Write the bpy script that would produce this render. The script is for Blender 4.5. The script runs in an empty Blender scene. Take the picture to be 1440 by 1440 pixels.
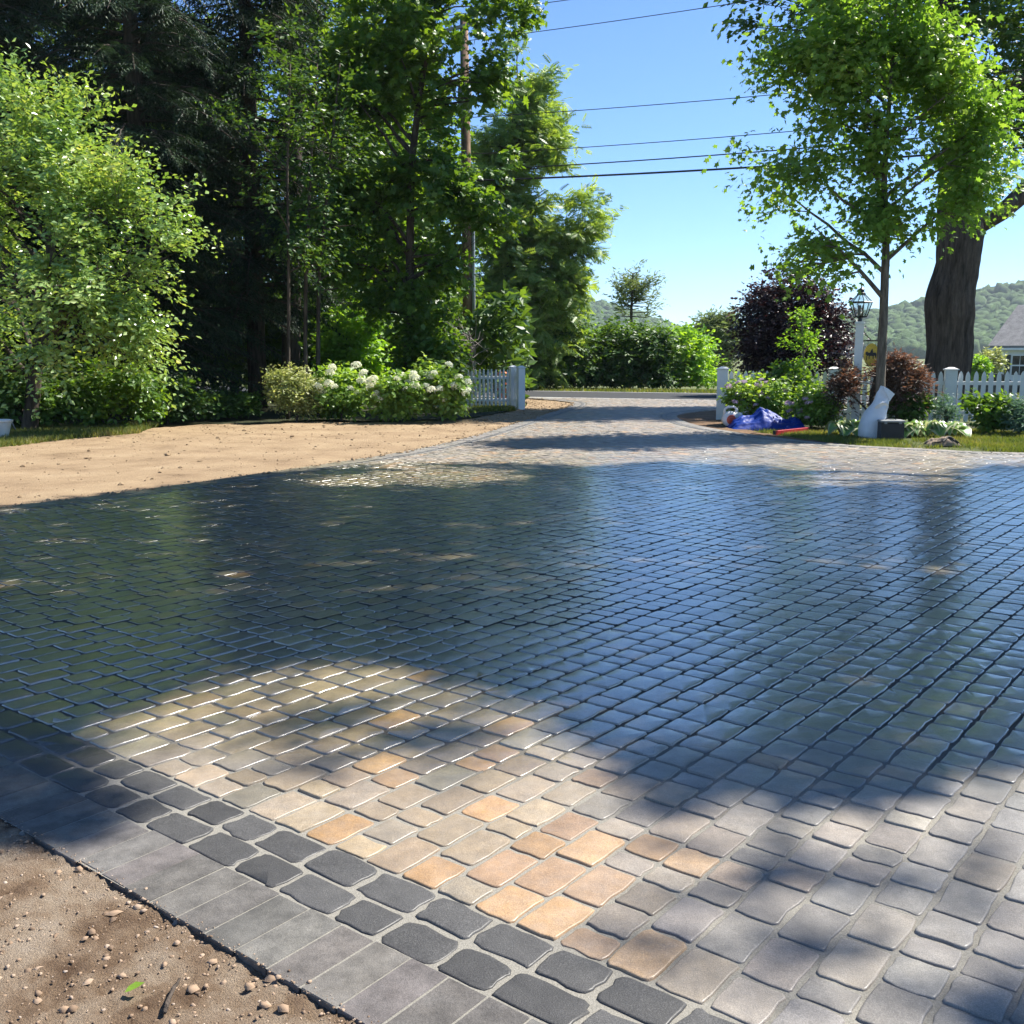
import bpy, math, random
import numpy as np
from mathutils import Vector, Matrix

R = math.radians
rng = np.random.default_rng(7)
random.seed(7)
scene = bpy.context.scene
COL = scene.collection

# ------------------------------------------------------------------ camera
CAM_H = 1.5
PITCH = math.atan(220 / 1440)
cam_d = bpy.data.cameras.new('camera')
cam = bpy.data.objects.new('camera', cam_d)
COL.objects.link(cam)
cam.location = (0, 0, CAM_H)
cam.rotation_euler = (math.pi / 2 - PITCH, 0, 0)
cam_d.sensor_width = 36
cam_d.lens = 36
cam_d.clip_start = 0.05
cam_d.clip_end = 6000
scene.camera = cam

# ------------------------------------------------------------------ sky, sun, exposure
SUN_AZ, SUN_EL = R(62), R(52)          # azimuth clockwise from the view direction (+Y)
SUN = np.array([math.sin(SUN_AZ) * math.cos(SUN_EL), math.cos(SUN_AZ) * math.cos(SUN_EL), math.sin(SUN_EL)])
world = bpy.data.worlds.new('World')
scene.world = world
world.use_nodes = True
wn = world.node_tree
wn.nodes.clear()
sky = wn.nodes.new('ShaderNodeTexSky')
sky.sky_type = 'NISHITA'
sky.sun_disc = False
sky.sun_elevation = SUN_EL
sky.sun_rotation = SUN_AZ
sky.altitude = 200
sky.air_density = 0.85
sky.dust_density = 0.0
sky.ozone_density = 10.0
bg = wn.nodes.new('ShaderNodeBackground')
bg.inputs['Strength'].default_value = 0.09
wo = wn.nodes.new('ShaderNodeOutputWorld')
wn.links.new(sky.outputs[0], bg.inputs[0])
wn.links.new(bg.outputs[0], wo.inputs[0])
sun_d = bpy.data.lights.new('sun', 'SUN')
sun_d.energy = 5.0
sun_d.angle = R(0.53)
sun_d.color = (1.0, 0.955, 0.88)
sun = bpy.data.objects.new('sun', sun_d)
COL.objects.link(sun)
sun.location = (30, 20, 40)
sun.rotation_euler = Vector(SUN).to_track_quat('Z', 'Y').to_euler()
scene.view_settings.view_transform = 'Standard'
scene.view_settings.look = 'None'
scene.view_settings.gamma = 1
scene.view_settings.exposure = 1.25
scene.view_settings.use_curve_mapping = False
cy = scene.cycles
cy.use_denoising = True
try:
    cy.denoiser = 'OPENIMAGEDENOISE'
    cy.denoising_input_passes = 'RGB_ALBEDO_NORMAL'
except Exception:
    pass
cy.max_bounces = 6
cy.diffuse_bounces = 3
cy.glossy_bounces = 3
cy.transmission_bounces = 5
cy.transparent_max_bounces = 6
cy.volume_bounces = 0
cy.caustics_reflective = False
cy.caustics_refractive = False
cy.sample_clamp_indirect = 6
cy.sample_clamp_direct = 3

# ------------------------------------------------------------------ helpers
_c, _s = math.cos(PITCH), math.sin(PITCH)


def ground(x, y, z=0.0):
    """point of the 1440 px photograph -> place on the ground"""
    a, b = x - 720, 720 - y
    d = (a, 1440 * _c + b * _s, -1440 * _s + b * _c)
    t = (CAM_H - z) / -d[2]
    return np.array([d[0] * t, d[1] * t])


def at(x, y, Y):
    a, b = x - 720, 720 - y
    d = (a, 1440 * _c + b * _s, -1440 * _s + b * _c)
    t = Y / d[1]
    return np.array([d[0] * t, Y, CAM_H + d[2] * t])


def make_mesh(name, V, F, mat=None, parent=None, smooth=False, attr=None, loc=None):
    """V (n,3); F ndarray (m,k) or list of such arrays; one linked mesh object"""
    V = np.asarray(V, dtype=np.float64).reshape(-1, 3)
    if isinstance(F, np.ndarray):
        F = [F]
    F = [np.asarray(f, dtype=np.int64) for f in F if len(f)]
    me = bpy.data.meshes.new(name)
    loops = np.concatenate([f.ravel() for f in F]).astype(np.int32)
    tot = np.concatenate([np.full(len(f), f.shape[1], dtype=np.int32) for f in F])
    start = np.concatenate([[0], np.cumsum(tot)[:-1]]).astype(np.int32)
    if loc is not None:
        V = V - np.asarray(loc)
    me.vertices.add(len(V))
    me.vertices.foreach_set('co', V.astype(np.float32).ravel())
    me.loops.add(len(loops))
    me.loops.foreach_set('vertex_index', loops)
    me.polygons.add(len(tot))
    me.polygons.foreach_set('loop_start', start)
    me.polygons.foreach_set('loop_total', tot)
    me.polygons.foreach_set('use_smooth', np.full(len(tot), bool(smooth)))
    if attr is not None:
        ca = me.attributes.new('tone', 'FLOAT_COLOR', 'POINT')
        ca.data.foreach_set('color', np.asarray(attr, dtype=np.float32).ravel())
    me.update(calc_edges=True)
    if mat is not None:
        me.materials.append(mat)
    ob = bpy.data.objects.new(name, me)
    COL.objects.link(ob)
    if loc is not None:
        ob.location = loc
    if parent is not None:
        ob.parent = parent
    return ob


def thing(name, label, cat, loc=(0, 0, 0), group=None):
    o = bpy.data.objects.new(name, None)
    COL.objects.link(o)
    o.location = loc
    o.empty_display_size = 0.2
    o['label'] = label
    o['category'] = cat
    if group:
        o['group'] = group
    return o


def tag(o, label, cat, group=None):
    o['label'] = label
    o['category'] = cat
    if group:
        o['group'] = group
    return o


def kind(o, k, label=None):
    o['kind'] = k
    if label:
        o['label'] = label
    return o


class MB:
    """collects shapes, builds ONE mesh"""

    def __init__(self):
        self.V, self.F, self.n = [], {}, 0

    def add(self, V, F):
        V = np.asarray(V, float).reshape(-1, 3)
        for f in F:
            self.F.setdefault(len(f), []).append([i + self.n for i in f])
        self.V.append(V)
        self.n += len(V)
        return self

    def box(self, c, s, rz=0.0, taper=1.0, bevel=0.0):
        hx, hy, hz = s[0] / 2, s[1] / 2, s[2] / 2
        P = []
        if bevel > 0:
            b = bevel
            lv = [(-hz, b), (-hz + b, 0), (hz - b, 0), (hz, b)]
        else:
            lv = [(-hz, 0), (hz, 0)]
        for k, (z, ins) in enumerate(lv):
            t = taper if z > 0 else 1.0
            for sx, sy in ((-1, -1), (1, -1), (1, 1), (-1, 1)):
                P.append((sx * (hx * t - ins), sy * (hy * t - ins), z))
        P = np.array(P)
        cs, sn = math.cos(rz), math.sin(rz)
        Q = np.stack([P[:, 0] * cs - P[:, 1] * sn, P[:, 0] * sn + P[:, 1] * cs, P[:, 2]], 1) + np.array(c)
        F = [(3, 2, 1, 0)]
        n = len(lv)
        for k in range(n - 1):
            for i in range(4):
                j = (i + 1) % 4
                F.append((4 * k + i, 4 * k + j, 4 * k + 4 + j, 4 * k + 4 + i))
        F.append(tuple(4 * (n - 1) + i for i in range(4)))
        return self.add(Q, F)

    def tube(self, pts, rad, n=8, cap=True, jitter=0.0, phase=0.0):
        pts = np.asarray(pts, float)
        m = len(pts)
        rad = np.full(m, rad) if np.isscalar(rad) else np.asarray(rad, float)
        T = np.gradient(pts, axis=0)
        T /= np.linalg.norm(T, axis=1)[:, None] + 1e-9
        ref = np.array([0, 0, 1.0]) if abs(T[0, 2]) < 0.9 else np.array([1.0, 0, 0])
        V = []
        A = np.cross(T[0], ref)
        A /= np.linalg.norm(A) + 1e-9
        for i in range(m):
            A = A - T[i] * (A @ T[i])
            A /= np.linalg.norm(A) + 1e-9
            B = np.cross(T[i], A)
            an = np.arange(n) * 2 * math.pi / n + phase
            rr = rad[i] * (1 + jitter * rng.normal(size=n))
            V.append(pts[i] + np.outer(np.cos(an) * rr, A) + np.outer(np.sin(an) * rr, B))
        V = np.concatenate(V)
        F = []
        for i in range(m - 1):
            for k in range(n):
                l = (k + 1) % n
                F.append((i * n + k, i * n + l, i * n + n + l, i * n + n + k))
        if cap:
            F.append(tuple(range(n - 1, -1, -1)))
            F.append(tuple((m - 1) * n + k for k in range(n)))
        return self.add(V, F)

    def prism(self, outline, origin, ax, ay, depth):
        """outline in a plane (ax, ay), pushed by vector depth"""
        o = np.asarray(outline, float)
        ax, ay, depth, origin = map(lambda q: np.asarray(q, float), (ax, ay, depth, origin))
        P = origin + np.outer(o[:, 0], ax) + np.outer(o[:, 1], ay)
        n = len(o)
        F = [tuple(range(n)), tuple(range(2 * n - 1, n - 1, -1))]
        for i in range(n):
            j = (i + 1) % n
            F.append((i, n + i, n + j, j))
        return self.add(np.concatenate([P, P + depth]), F)

    def lathe(self, prof, c, n=16, axis='z', ang0=0.0):
        """prof [(r, h)]"""
        V, F = [], []
        an = np.arange(n) * 2 * math.pi / n + ang0
        for r, h in prof:
            x, y, z = np.cos(an) * r, np.sin(an) * r, np.full(n, h)
            P = np.stack([x, y, z], 1)
            if axis == 'y':
                P = P[:, [0, 2, 1]]
            if axis == 'x':
                P = P[:, [2, 0, 1]]
            V.append(P + np.array(c))
        for i in range(len(prof) - 1):
            for k in range(n):
                l = (k + 1) % n
                F.append((i * n + k, i * n + l, i * n + n + l, i * n + n + k))
        F.append(tuple(range(n - 1, -1, -1)))
        F.append(tuple((len(prof) - 1) * n + k for k in range(n)))
        return self.add(np.concatenate(V), F)

    def build(self, name, mat, parent=None, smooth=False, loc=None):
        return make_mesh(name, np.concatenate(self.V), [np.array(v) for v in self.F.values()], mat, parent, smooth, loc=loc)


def vnoise(x, y, seed=0):
    """2-D value noise 0..1"""
    xi, yi = np.floor(x).astype(np.int64), np.floor(y).astype(np.int64)
    fx, fy = x - xi, y - yi
    fx, fy = fx * fx * (3 - 2 * fx), fy * fy * (3 - 2 * fy)

    def h(a, b):
        n = (a * 374761393 + b * 668265263 + seed * 974634777) & 0xffffffff
        n = ((n ^ (n >> 13)) * 1274126177) & 0xffffffff
        return ((n ^ (n >> 16)) & 0xffff) / 65535.0
    return (h(xi, yi) * (1 - fx) + h(xi + 1, yi) * fx) * (1 - fy) + (h(xi, yi + 1) * (1 - fx) + h(xi + 1, yi + 1) * fx) * fy


def fbm(x, y, o=4, seed=0):
    a, s, t = 0.5, 0, 0
    for i in range(o):
        s = s + a * vnoise(x * 2 ** i, y * 2 ** i, seed + i)
        t += a
        a *= 0.5
    return s / t


def nrm(a):
    return a / (np.linalg.norm(a, axis=-1, keepdims=True) + 1e-9)


# ------------------------------------------------------------------ materials
def new_mat(name):
    m = bpy.data.materials.new(name)
    m.use_nodes = True
    nt = m.node_tree
    return m, nt, nt.nodes['Principled BSDF'], nt.nodes['Material Output']


def ramp(nt, fac, stops):
    r = nt.nodes.new('ShaderNodeValToRGB')
    e = r.color_ramp.elements
    while len(e) < len(stops):
        e.new(0.5)
    for i, (p, c) in enumerate(stops):
        e[i].position = p
        e[i].color = (*c, 1)
    nt.links.new(fac, r.inputs[0])
    return r.outputs[0]


def noise(nt, scale, detail=4, rough=0.6, vec=None, stretch=None):
    if vec is None:
        vec = nt.nodes.new('ShaderNodeNewGeometry').outputs['Position']
    if stretch:
        mp = nt.nodes.new('ShaderNodeMapping')
        mp.inputs['Scale'].default_value = stretch
        nt.links.new(vec, mp.inputs['Vector'])
        vec = mp.outputs[0]
    n = nt.nodes.new('ShaderNodeTexNoise')
    n.inputs['Scale'].default_value = scale
    n.inputs['Detail'].default_value = detail
    n.inputs['Roughness'].default_value = rough
    nt.links.new(vec, n.inputs['Vector'])
    return n.outputs[0]


def bump(nt, h, strength, dist, bsdf, chain=None):
    b = nt.nodes.new('ShaderNodeBump')
    b.inputs['Strength'].default_value = strength
    b.inputs['Distance'].default_value = dist
    nt.links.new(h, b.inputs['Height'])
    if chain is not None:
        nt.links.new(chain, b.inputs['Normal'])
    if bsdf is not None:
        nt.links.new(b.outputs[0], bsdf.inputs['Normal'])
    return b.outputs[0]


def plain(name, c, rough=0.6, var=0.12, scale=6.0, bs=0.15, bd=0.004, metallic=0.0, bscale=60, stretch=None, spec=0.5):
    m, nt, p, o = new_mat(name)
    c = np.array(c)
    n = noise(nt, scale, 5, 0.65, stretch=stretch)
    nt.links.new(ramp(nt, n, [(0.3, tuple(c * (1 - var))), (0.7, tuple(np.minimum(c * (1 + var), 1)))]), p.inputs['Base Color'])
    p.inputs['Roughness'].default_value = rough
    p.inputs['Metallic'].default_value = metallic
    p.inputs['Specular IOR Level'].default_value = spec
    if bs > 0:
        bump(nt, noise(nt, bscale, 4, 0.6, stretch=stretch), bs, bd, p)
    return m


def multi(name, stops, scale, rough=0.9, bscale=40, bs=0.5, bd=0.02, detail=6, fine=None, spec=0.3):
    m, nt, p, o = new_mat(name)
    n = noise(nt, scale, detail, 0.65)
    colr = ramp(nt, n, stops)
    if fine:
        n2 = noise(nt, fine, 3, 0.7)
        mx = nt.nodes.new('ShaderNodeMix')
        mx.data_type = 'RGBA'
        mx.blend_type = 'OVERLAY'
        mx.inputs[0].default_value = 0.55
        nt.links.new(colr, mx.inputs[6])
        nt.links.new(n2, mx.inputs[7])
        colr = mx.outputs[2]
    nt.links.new(colr, p.inputs['Base Color'])
    p.inputs['Roughness'].default_value = rough
    p.inputs['Specular IOR Level'].default_value = spec
    bump(nt, noise(nt, bscale, 5, 0.7), bs, bd, p)
    return m


def leaf_mat(name, stops, trans=0.4, tcol=None, rough=0.45, spec=0.35, clump=0.9, gain=2.35):
    """leaves: colour varies leaf by leaf and clump by clump; light shines through"""
    m, nt, p, o = new_mat(name)
    g = nt.nodes.new('ShaderNodeNewGeometry')
    n = noise(nt, clump, 2, 0.5)
    ad = nt.nodes.new('ShaderNodeMath')
    ad.operation = 'MULTIPLY_ADD'
    ad.inputs[1].default_value = 0.55
    nt.links.new(g.outputs['Random Per Island'], ad.inputs[0])
    m2 = nt.nodes.new('ShaderNodeMath')
    m2.operation = 'MULTIPLY_ADD'
    m2.inputs[1].default_value = 1.2
    m2.inputs[2].default_value = -0.36
    nt.links.new(n, m2.inputs[0])
    nt.links.new(m2.outputs[0], ad.inputs[2])
    stops = [(q, tuple(min(0.9, v * gain) for v in c_)) for q, c_ in stops]
    colr = ramp(nt, ad.outputs[0], stops)
    nt.links.new(colr, p.inputs['Base Color'])
    p.inputs['Roughness'].default_value = rough
    p.inputs['Specular IOR Level'].default_value = spec
    t = nt.nodes.new('ShaderNodeBsdfTranslucent')
    mx = nt.nodes.new('ShaderNodeMix')
    mx.data_type = 'RGBA'
    mx.blend_type = 'MULTIPLY'
    mx.inputs[0].default_value = 1.0
    nt.links.new(colr, mx.inputs[6])
    mx.inputs[7].default_value = (*(tcol or (1.9, 1.7, 0.7)), 1)
    nt.links.new(mx.outputs[2], t.inputs['Color'])
    ms = nt.nodes.new('ShaderNodeMixShader')
    ms.inputs[0].default_value = trans
    nt.links.new(p.outputs[0], ms.inputs[1])
    nt.links.new(t.outputs[0], ms.inputs[2])
    nt.links.new(ms.outputs[0], o.inputs['Surface'])
    return m


def bark_mat(name, c, scale=9.0, depth=0.03):
    m, nt, p, o = new_mat(name)
    c = np.array(c)
    n = noise(nt, scale, 6, 0.7, stretch=(1, 1, 0.16))
    nt.links.new(ramp(nt, n, [(0.3, tuple(c * 0.32)), (0.5, tuple(c)), (0.72, tuple(c * 1.9))]), p.inputs['Base Color'])
    p.inputs['Roughness'].default_value = 0.95
    p.inputs['Specular IOR Level'].default_value = 0.15
    bump(nt, noise(nt, scale * 1.6, 6, 0.7, stretch=(1, 1, 0.14)), 0.9, depth, p)
    return m


def damp_shade_mask(nt):
    """damp gloss plus shade painted into the colours: a band across the drive, ragged edged"""
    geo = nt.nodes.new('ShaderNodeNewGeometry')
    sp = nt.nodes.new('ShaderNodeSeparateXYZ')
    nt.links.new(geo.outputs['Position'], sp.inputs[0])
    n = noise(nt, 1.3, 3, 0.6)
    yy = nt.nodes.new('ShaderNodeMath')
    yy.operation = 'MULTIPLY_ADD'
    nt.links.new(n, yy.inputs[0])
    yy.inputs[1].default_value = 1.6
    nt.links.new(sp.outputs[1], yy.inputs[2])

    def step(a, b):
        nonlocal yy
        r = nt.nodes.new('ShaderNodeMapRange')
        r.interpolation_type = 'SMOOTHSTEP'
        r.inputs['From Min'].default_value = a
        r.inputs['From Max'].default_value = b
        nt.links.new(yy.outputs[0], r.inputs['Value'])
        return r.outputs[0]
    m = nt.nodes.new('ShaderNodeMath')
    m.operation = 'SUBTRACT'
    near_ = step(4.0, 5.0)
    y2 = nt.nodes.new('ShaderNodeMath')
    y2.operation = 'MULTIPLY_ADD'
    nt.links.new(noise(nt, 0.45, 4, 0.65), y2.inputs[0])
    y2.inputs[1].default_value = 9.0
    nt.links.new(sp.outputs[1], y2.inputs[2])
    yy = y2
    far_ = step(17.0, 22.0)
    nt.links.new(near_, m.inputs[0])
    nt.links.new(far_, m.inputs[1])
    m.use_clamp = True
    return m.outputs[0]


def lerp(nt, fac, a, b):
    r = nt.nodes.new('ShaderNodeMapRange')
    r.inputs['To Min'].default_value = a
    r.inputs['To Max'].default_value = b
    nt.links.new(fac, r.inputs['Value'])
    return r.outputs[0]


def stone_mat(name, dry_rough, coat, speck, wave=0.1, mottle=0.22):
    m, nt, p, o = new_mat(name)
    a = nt.nodes.new('ShaderNodeAttribute')
    a.attribute_name = 'tone'
    damp_shade = damp_shade_mask(nt)
    f1 = ramp(nt, noise(nt, 11, 5, 0.7), [(0.3, (1 - mottle,) * 3), (0.7, (1 + mottle,) * 3)])
    f2 = ramp(nt, noise(nt, 330, 3, 0.75), [(0.30, (0.62,) * 3), (0.5, (1, 1, 1)), (0.68, (1.0 + speck,) * 3)])
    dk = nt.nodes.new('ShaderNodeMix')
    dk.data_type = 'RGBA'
    nt.links.new(damp_shade, dk.inputs[0])
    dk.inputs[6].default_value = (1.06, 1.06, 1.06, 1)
    dk.inputs[7].default_value = (1.0, 0.94, 0.68, 1)  # olive tone of the tree shade painted in along with the damp
    gm = nt.nodes.new('ShaderNodeMix')
    gm.data_type = 'RGBA'
    nt.links.new(lerp(nt, noise(nt, 13, 5, 0.75), -0.55, 1.25), gm.inputs[0])
    gm.clamp_factor = True
    nt.links.new(a.outputs['Color'], gm.inputs[6])
    hs = nt.nodes.new('ShaderNodeHueSaturation')
    hs.inputs['Saturation'].default_value = 0.66
    hs.inputs['Value'].default_value = 0.92
    nt.links.new(a.outputs['Color'], hs.inputs['Color'])
    nt.links.new(hs.outputs[0], gm.inputs[7])
    x = gm.outputs[2]
    for f in (f1, f2, dk.outputs[2]):
        mx = nt.nodes.new('ShaderNodeMix')
        mx.data_type = 'RGBA'
        mx.blend_type = 'MULTIPLY'
        mx.inputs[0].default_value = 1
        nt.links.new(x, mx.inputs[6])
        nt.links.new(f, mx.inputs[7])
        x = mx.outputs[2]
    nt.links.new(x, p.inputs['Base Color'])
    nt.links.new(lerp(nt, damp_shade, dry_rough, dry_rough * 0.75), p.inputs['Roughness'])
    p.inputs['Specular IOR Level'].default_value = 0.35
    nt.links.new(lerp(nt, damp_shade, coat * 0.12, coat), p.inputs['Coat Weight'])
    nt.links.new(lerp(nt, damp_shade, 0.34, 0.20), p.inputs['Coat Roughness'])
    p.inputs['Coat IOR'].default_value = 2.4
    b1 = bump(nt, noise(nt, 22, 3, 0.5), wave, 0.010, None)
    bp_ = bump(nt, noise(nt, 70, 5, 0.75), 0.5, 0.004, None, chain=b1)
    bump(nt, noise(nt, 230, 4, 0.75), 0.6, 0.003, p, chain=bp_)
    b3 = bump(nt, noise(nt, 120, 4, 0.7), 0.10, 0.002, None, chain=b1)
    nt.links.new(b3, p.inputs['Coat Normal'])
    return m


M = {}
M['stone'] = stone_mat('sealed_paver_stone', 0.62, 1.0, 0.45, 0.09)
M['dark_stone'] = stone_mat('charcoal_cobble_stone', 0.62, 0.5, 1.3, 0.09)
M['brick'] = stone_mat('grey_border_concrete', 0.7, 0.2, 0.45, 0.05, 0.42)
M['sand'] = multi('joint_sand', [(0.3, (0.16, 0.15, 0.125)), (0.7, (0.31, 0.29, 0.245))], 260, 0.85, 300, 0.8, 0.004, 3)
_nt = M['sand'].node_tree
_p = _nt.nodes['Principled BSDF']
_src = _p.inputs['Base Color'].links[0].from_socket
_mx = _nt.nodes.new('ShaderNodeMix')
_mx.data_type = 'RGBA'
_nt.links.new(damp_shade_mask(_nt), _mx.inputs[0])
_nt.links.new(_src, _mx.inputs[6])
_mx.inputs[7].default_value = (0.055, 0.05, 0.04, 1)  # joint sand painted shade-dark across the band
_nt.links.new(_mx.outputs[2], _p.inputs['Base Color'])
M['soil'] = multi('tan_topsoil', [(0.25, (0.16, 0.105, 0.058)), (0.45, (0.27, 0.188, 0.108)), (0.6, (0.32, 0.23, 0.135)), (0.75, (0.36, 0.268, 0.165))], 1.1, 0.95, 70, 0.9, 0.02, 8, fine=60)
M['soil_near'] = multi('pebbly_topsoil', [(0.32, (0.11, 0.062, 0.032)), (0.45, (0.25, 0.17, 0.105)), (0.57, (0.37, 0.285, 0.20)), (0.75, (0.42, 0.345, 0.265))], 4.2, 0.95, 190, 1.0, 0.022, 8, fine=220)
M['soil_dark'] = multi('brown_bed_soil', [(0.3, (0.10, 0.06, 0.033)), (0.7, (0.24, 0.15, 0.085))], 3.5, 0.95, 70, 0.9, 0.03, 7, fine=90)
M['litter'] = multi('leaf_litter', [(0.3, (0.018, 0.022, 0.009)), (0.55, (0.04, 0.045, 0.015)), (0.75, (0.075, 0.055, 0.028))], 3.0, 0.95, 22, 0.9, 0.06, 7, fine=60)
M['lawn'] = multi('lawn_ground', [(0.3, (0.06, 0.085, 0.022)), (0.52, (0.11, 0.13, 0.035)), (0.75, (0.20, 0.17, 0.08))], 0.9, 0.95, 60, 0.9, 0.05, 8, fine=40)
M['asphalt'] = multi('asphalt', [(0.3, (0.026, 0.027, 0.028)), (0.7, (0.044, 0.045, 0.046))], 3, 0.9, 150, 0.5, 0.004, 6, fine=200)
M['road_paint'] = plain('white_road_paint', (0.7, 0.7, 0.68), 0.7, 0.2, 3)
M['white'] = plain('white_fence_paint', (0.74, 0.75, 0.74), 0.45, 0.06, 5, 0.1, 0.003)
M['pole_wood'] = bark_mat('weathered_pole_wood', (0.19, 0.128, 0.088), 14, 0.006)
M['arm_wood'] = plain('grey_arm_wood', (0.42, 0.38, 0.33), 0.8, 0.25, 8)
M['galv'] = plain('grey_galvanised', (0.34, 0.36, 0.36), 0.5, 0.15, 6, metallic=0.3)
M['ceramic'] = plain('brown_insulator', (0.10, 0.08, 0.07), 0.25)
M['wire'] = plain('black_wire', (0.012, 0.013, 0.018), 0.6)
M['black'] = plain('black_iron', (0.012, 0.012, 0.013), 0.4, 0.2)
M['glass'], _nt, _p, _o = new_mat('lantern_glass')
_p.inputs['Base Color'].default_value = (0.9, 0.95, 0.95, 1)
_p.inputs['Roughness'].default_value = 0.05
_p.inputs['Transmission Weight'].default_value = 0.9
_p.inputs['IOR'].default_value = 1.1
M['winglass'] = plain('dark_window_glass', (0.03, 0.035, 0.04), 0.08, 0.2, 1, 0)
M['candle'] = plain('cream_candle_sleeve', (0.75, 0.72, 0.62), 0.6)
M['yellow'] = plain('yellow_sign_paint', (0.62, 0.42, 0.04), 0.5, 0.25, 30)
M['sign_dark'] = plain('black_sign_paint', (0.015, 0.012, 0.01), 0.5)
M['bag'] = plain('white_woven_sack', (0.72, 0.74, 0.76), 0.55, 0.06, 8, 0.35, 0.004, bscale=90)
M['paper'] = plain('cream_sack_lining', (0.78, 0.70, 0.60), 0.7, 0.08)
M['plastic_black'] = plain('black_moulded_plastic', (0.012, 0.013, 0.016), 0.45, 0.3)
M['plastic_grey'] = plain('grey_moulded_plastic', (0.26, 0.27, 0.27), 0.5, 0.15)
M['plastic_white'] = plain('white_moulded_plastic', (0.72, 0.70, 0.66), 0.35, 0.08)
M['plastic_orange'] = plain('orange_red_plastic', (0.62, 0.09, 0.03), 0.4, 0.12)
M['red'] = plain('red_painted_metal', (0.40, 0.02, 0.035), 0.4, 0.2, 20)
M['cone_orange'] = plain('orange_barrel_plastic', (0.75, 0.15, 0.02), 0.5)
M['canvas'] = plain('tan_canvas', (0.24, 0.18, 0.125), 0.9, 0.3, 22, 0.6, 0.008, bscale=60)
M['canvas_dark'] = plain('dark_strap', (0.03, 0.026, 0.022), 0.8)
M['siding'] = plain('white_house_paint', (0.74, 0.76, 0.78), 0.6, 0.04, 1)
M['shingle'] = multi('grey_roof_shingle', [(0.3, (0.16, 0.155, 0.15)), (0.7, (0.27, 0.262, 0.25))], 2.5, 0.9, 9, 0.4, 0.03, 6, fine=14)
M['shutter'] = plain('dark_green_shutter', (0.02, 0.03, 0.025), 0.5)
M['car'] = plain('dark_blue_car_paint', (0.03, 0.04, 0.06), 0.25, 0.05, 1, 0)
M['tyre'] = plain('tyre_rubber', (0.015, 0.015, 0.015), 0.8)
M['flower_white'] = leaf_mat('white_florets', [(0.2, (0.80, 0.81, 0.64)), (0.7, (0.90, 0.90, 0.80))], 0.4, (1.1, 1.1, 0.95), 0.6, gain=1.0)
M['flower_pink'] = leaf_mat('lilac_florets', [(0.2, (0.42, 0.30, 0.42)), (0.7, (0.68, 0.55, 0.66))], 0.25, (1, 0.95, 1), 0.6, gain=1.0)
M['dead'] = plain('grey_dead_wood', (0.26, 0.23, 0.20), 0.9)
M['pebble'], _nt, _p, _o = new_mat('mixed_pebbles')
_g = _nt.nodes.new('ShaderNodeNewGeometry')
_nt.links.new(ramp(_nt, _g.outputs['Random Per Island'], [(0.0, (0.12, 0.078, 0.048)), (0.35, (0.28, 0.19, 0.12)), (0.85, (0.34, 0.25, 0.175)), (1.0, (0.38, 0.31, 0.25))]), _p.inputs['Base Color'])
_p.inputs['Roughness'].default_value = 0.9
bump(_nt, noise(_nt, 300, 3), 0.4, 0.002, _p)

M['bark'] = bark_mat('grey_brown_bark', (0.075, 0.060, 0.048))
M['bark_young'] = bark_mat('young_maple_bark', (0.15, 0.125, 0.10), 16, 0.012)
M['bark_old'] = bark_mat('deeply_furrowed_bark', (0.115, 0.09, 0.074), 7.5, 0.14)
L = {}
L['crab'] = leaf_mat('yellow_green_leaves', [(0.0, (0.045, 0.085, 0.020)), (0.45, (0.09, 0.145, 0.036)), (0.8, (0.155, 0.20, 0.06)), (1.0, (0.24, 0.245, 0.09))], 0.33, (1.6, 1.5, 0.6), 0.24, 0.9)
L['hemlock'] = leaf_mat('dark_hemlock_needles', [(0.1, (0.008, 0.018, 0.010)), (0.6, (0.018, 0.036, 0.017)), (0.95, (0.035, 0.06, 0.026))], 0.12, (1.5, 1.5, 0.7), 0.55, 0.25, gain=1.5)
L['maple'] = leaf_mat('green_maple_leaves', [(0.0, (0.024, 0.058, 0.010)), (0.5, (0.045, 0.095, 0.016)), (1.0, (0.085, 0.14, 0.025))], 0.45, (2.3, 1.9, 0.5), 0.4, 0.4, gain=1.8)
L['young'] = leaf_mat('fresh_maple_leaves', [(0.0, (0.05, 0.10, 0.020)), (0.5, (0.09, 0.15, 0.030)), (0.9, (0.14, 0.19, 0.048)), (1.0, (0.20, 0.19, 0.06))], 0.48, (1.55, 1.6, 0.5), 0.4, 0.45, gain=2.0)
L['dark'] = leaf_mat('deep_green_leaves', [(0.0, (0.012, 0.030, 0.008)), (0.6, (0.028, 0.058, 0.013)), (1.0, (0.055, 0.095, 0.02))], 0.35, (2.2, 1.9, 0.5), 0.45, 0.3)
L['walnut'] = leaf_mat('ash_leaves', [(0.0, (0.045, 0.085, 0.02)), (0.5, (0.08, 0.125, 0.032)), (1.0, (0.13, 0.165, 0.05))], 0.42, (1.9, 1.7, 0.55), 0.45, 0.35)
L['bright'] = leaf_mat('bright_hedge_leaves', [(0.0, (0.05, 0.10, 0.014)), (0.5, (0.085, 0.155, 0.02)), (1.0, (0.14, 0.20, 0.03))], 0.45, (1.8, 1.7, 0.5), 0.45, 0.3)
L['willow'] = leaf_mat('pale_willow_leaves', [(0.0, (0.07, 0.10, 0.04)), (0.5, (0.11, 0.145, 0.065)), (1.0, (0.17, 0.19, 0.10))], 0.4, (1.4, 1.4, 0.7), 0.5, 0.3, gain=1.5)
L['beech'] = leaf_mat('copper_leaves', [(0.0, (0.012, 0.009, 0.011)), (0.55, (0.030, 0.018, 0.020)), (1.0, (0.085, 0.040, 0.036))], 0.25, (2.0, 1.0, 0.8), 0.35, 0.5, gain=1.2)
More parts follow.
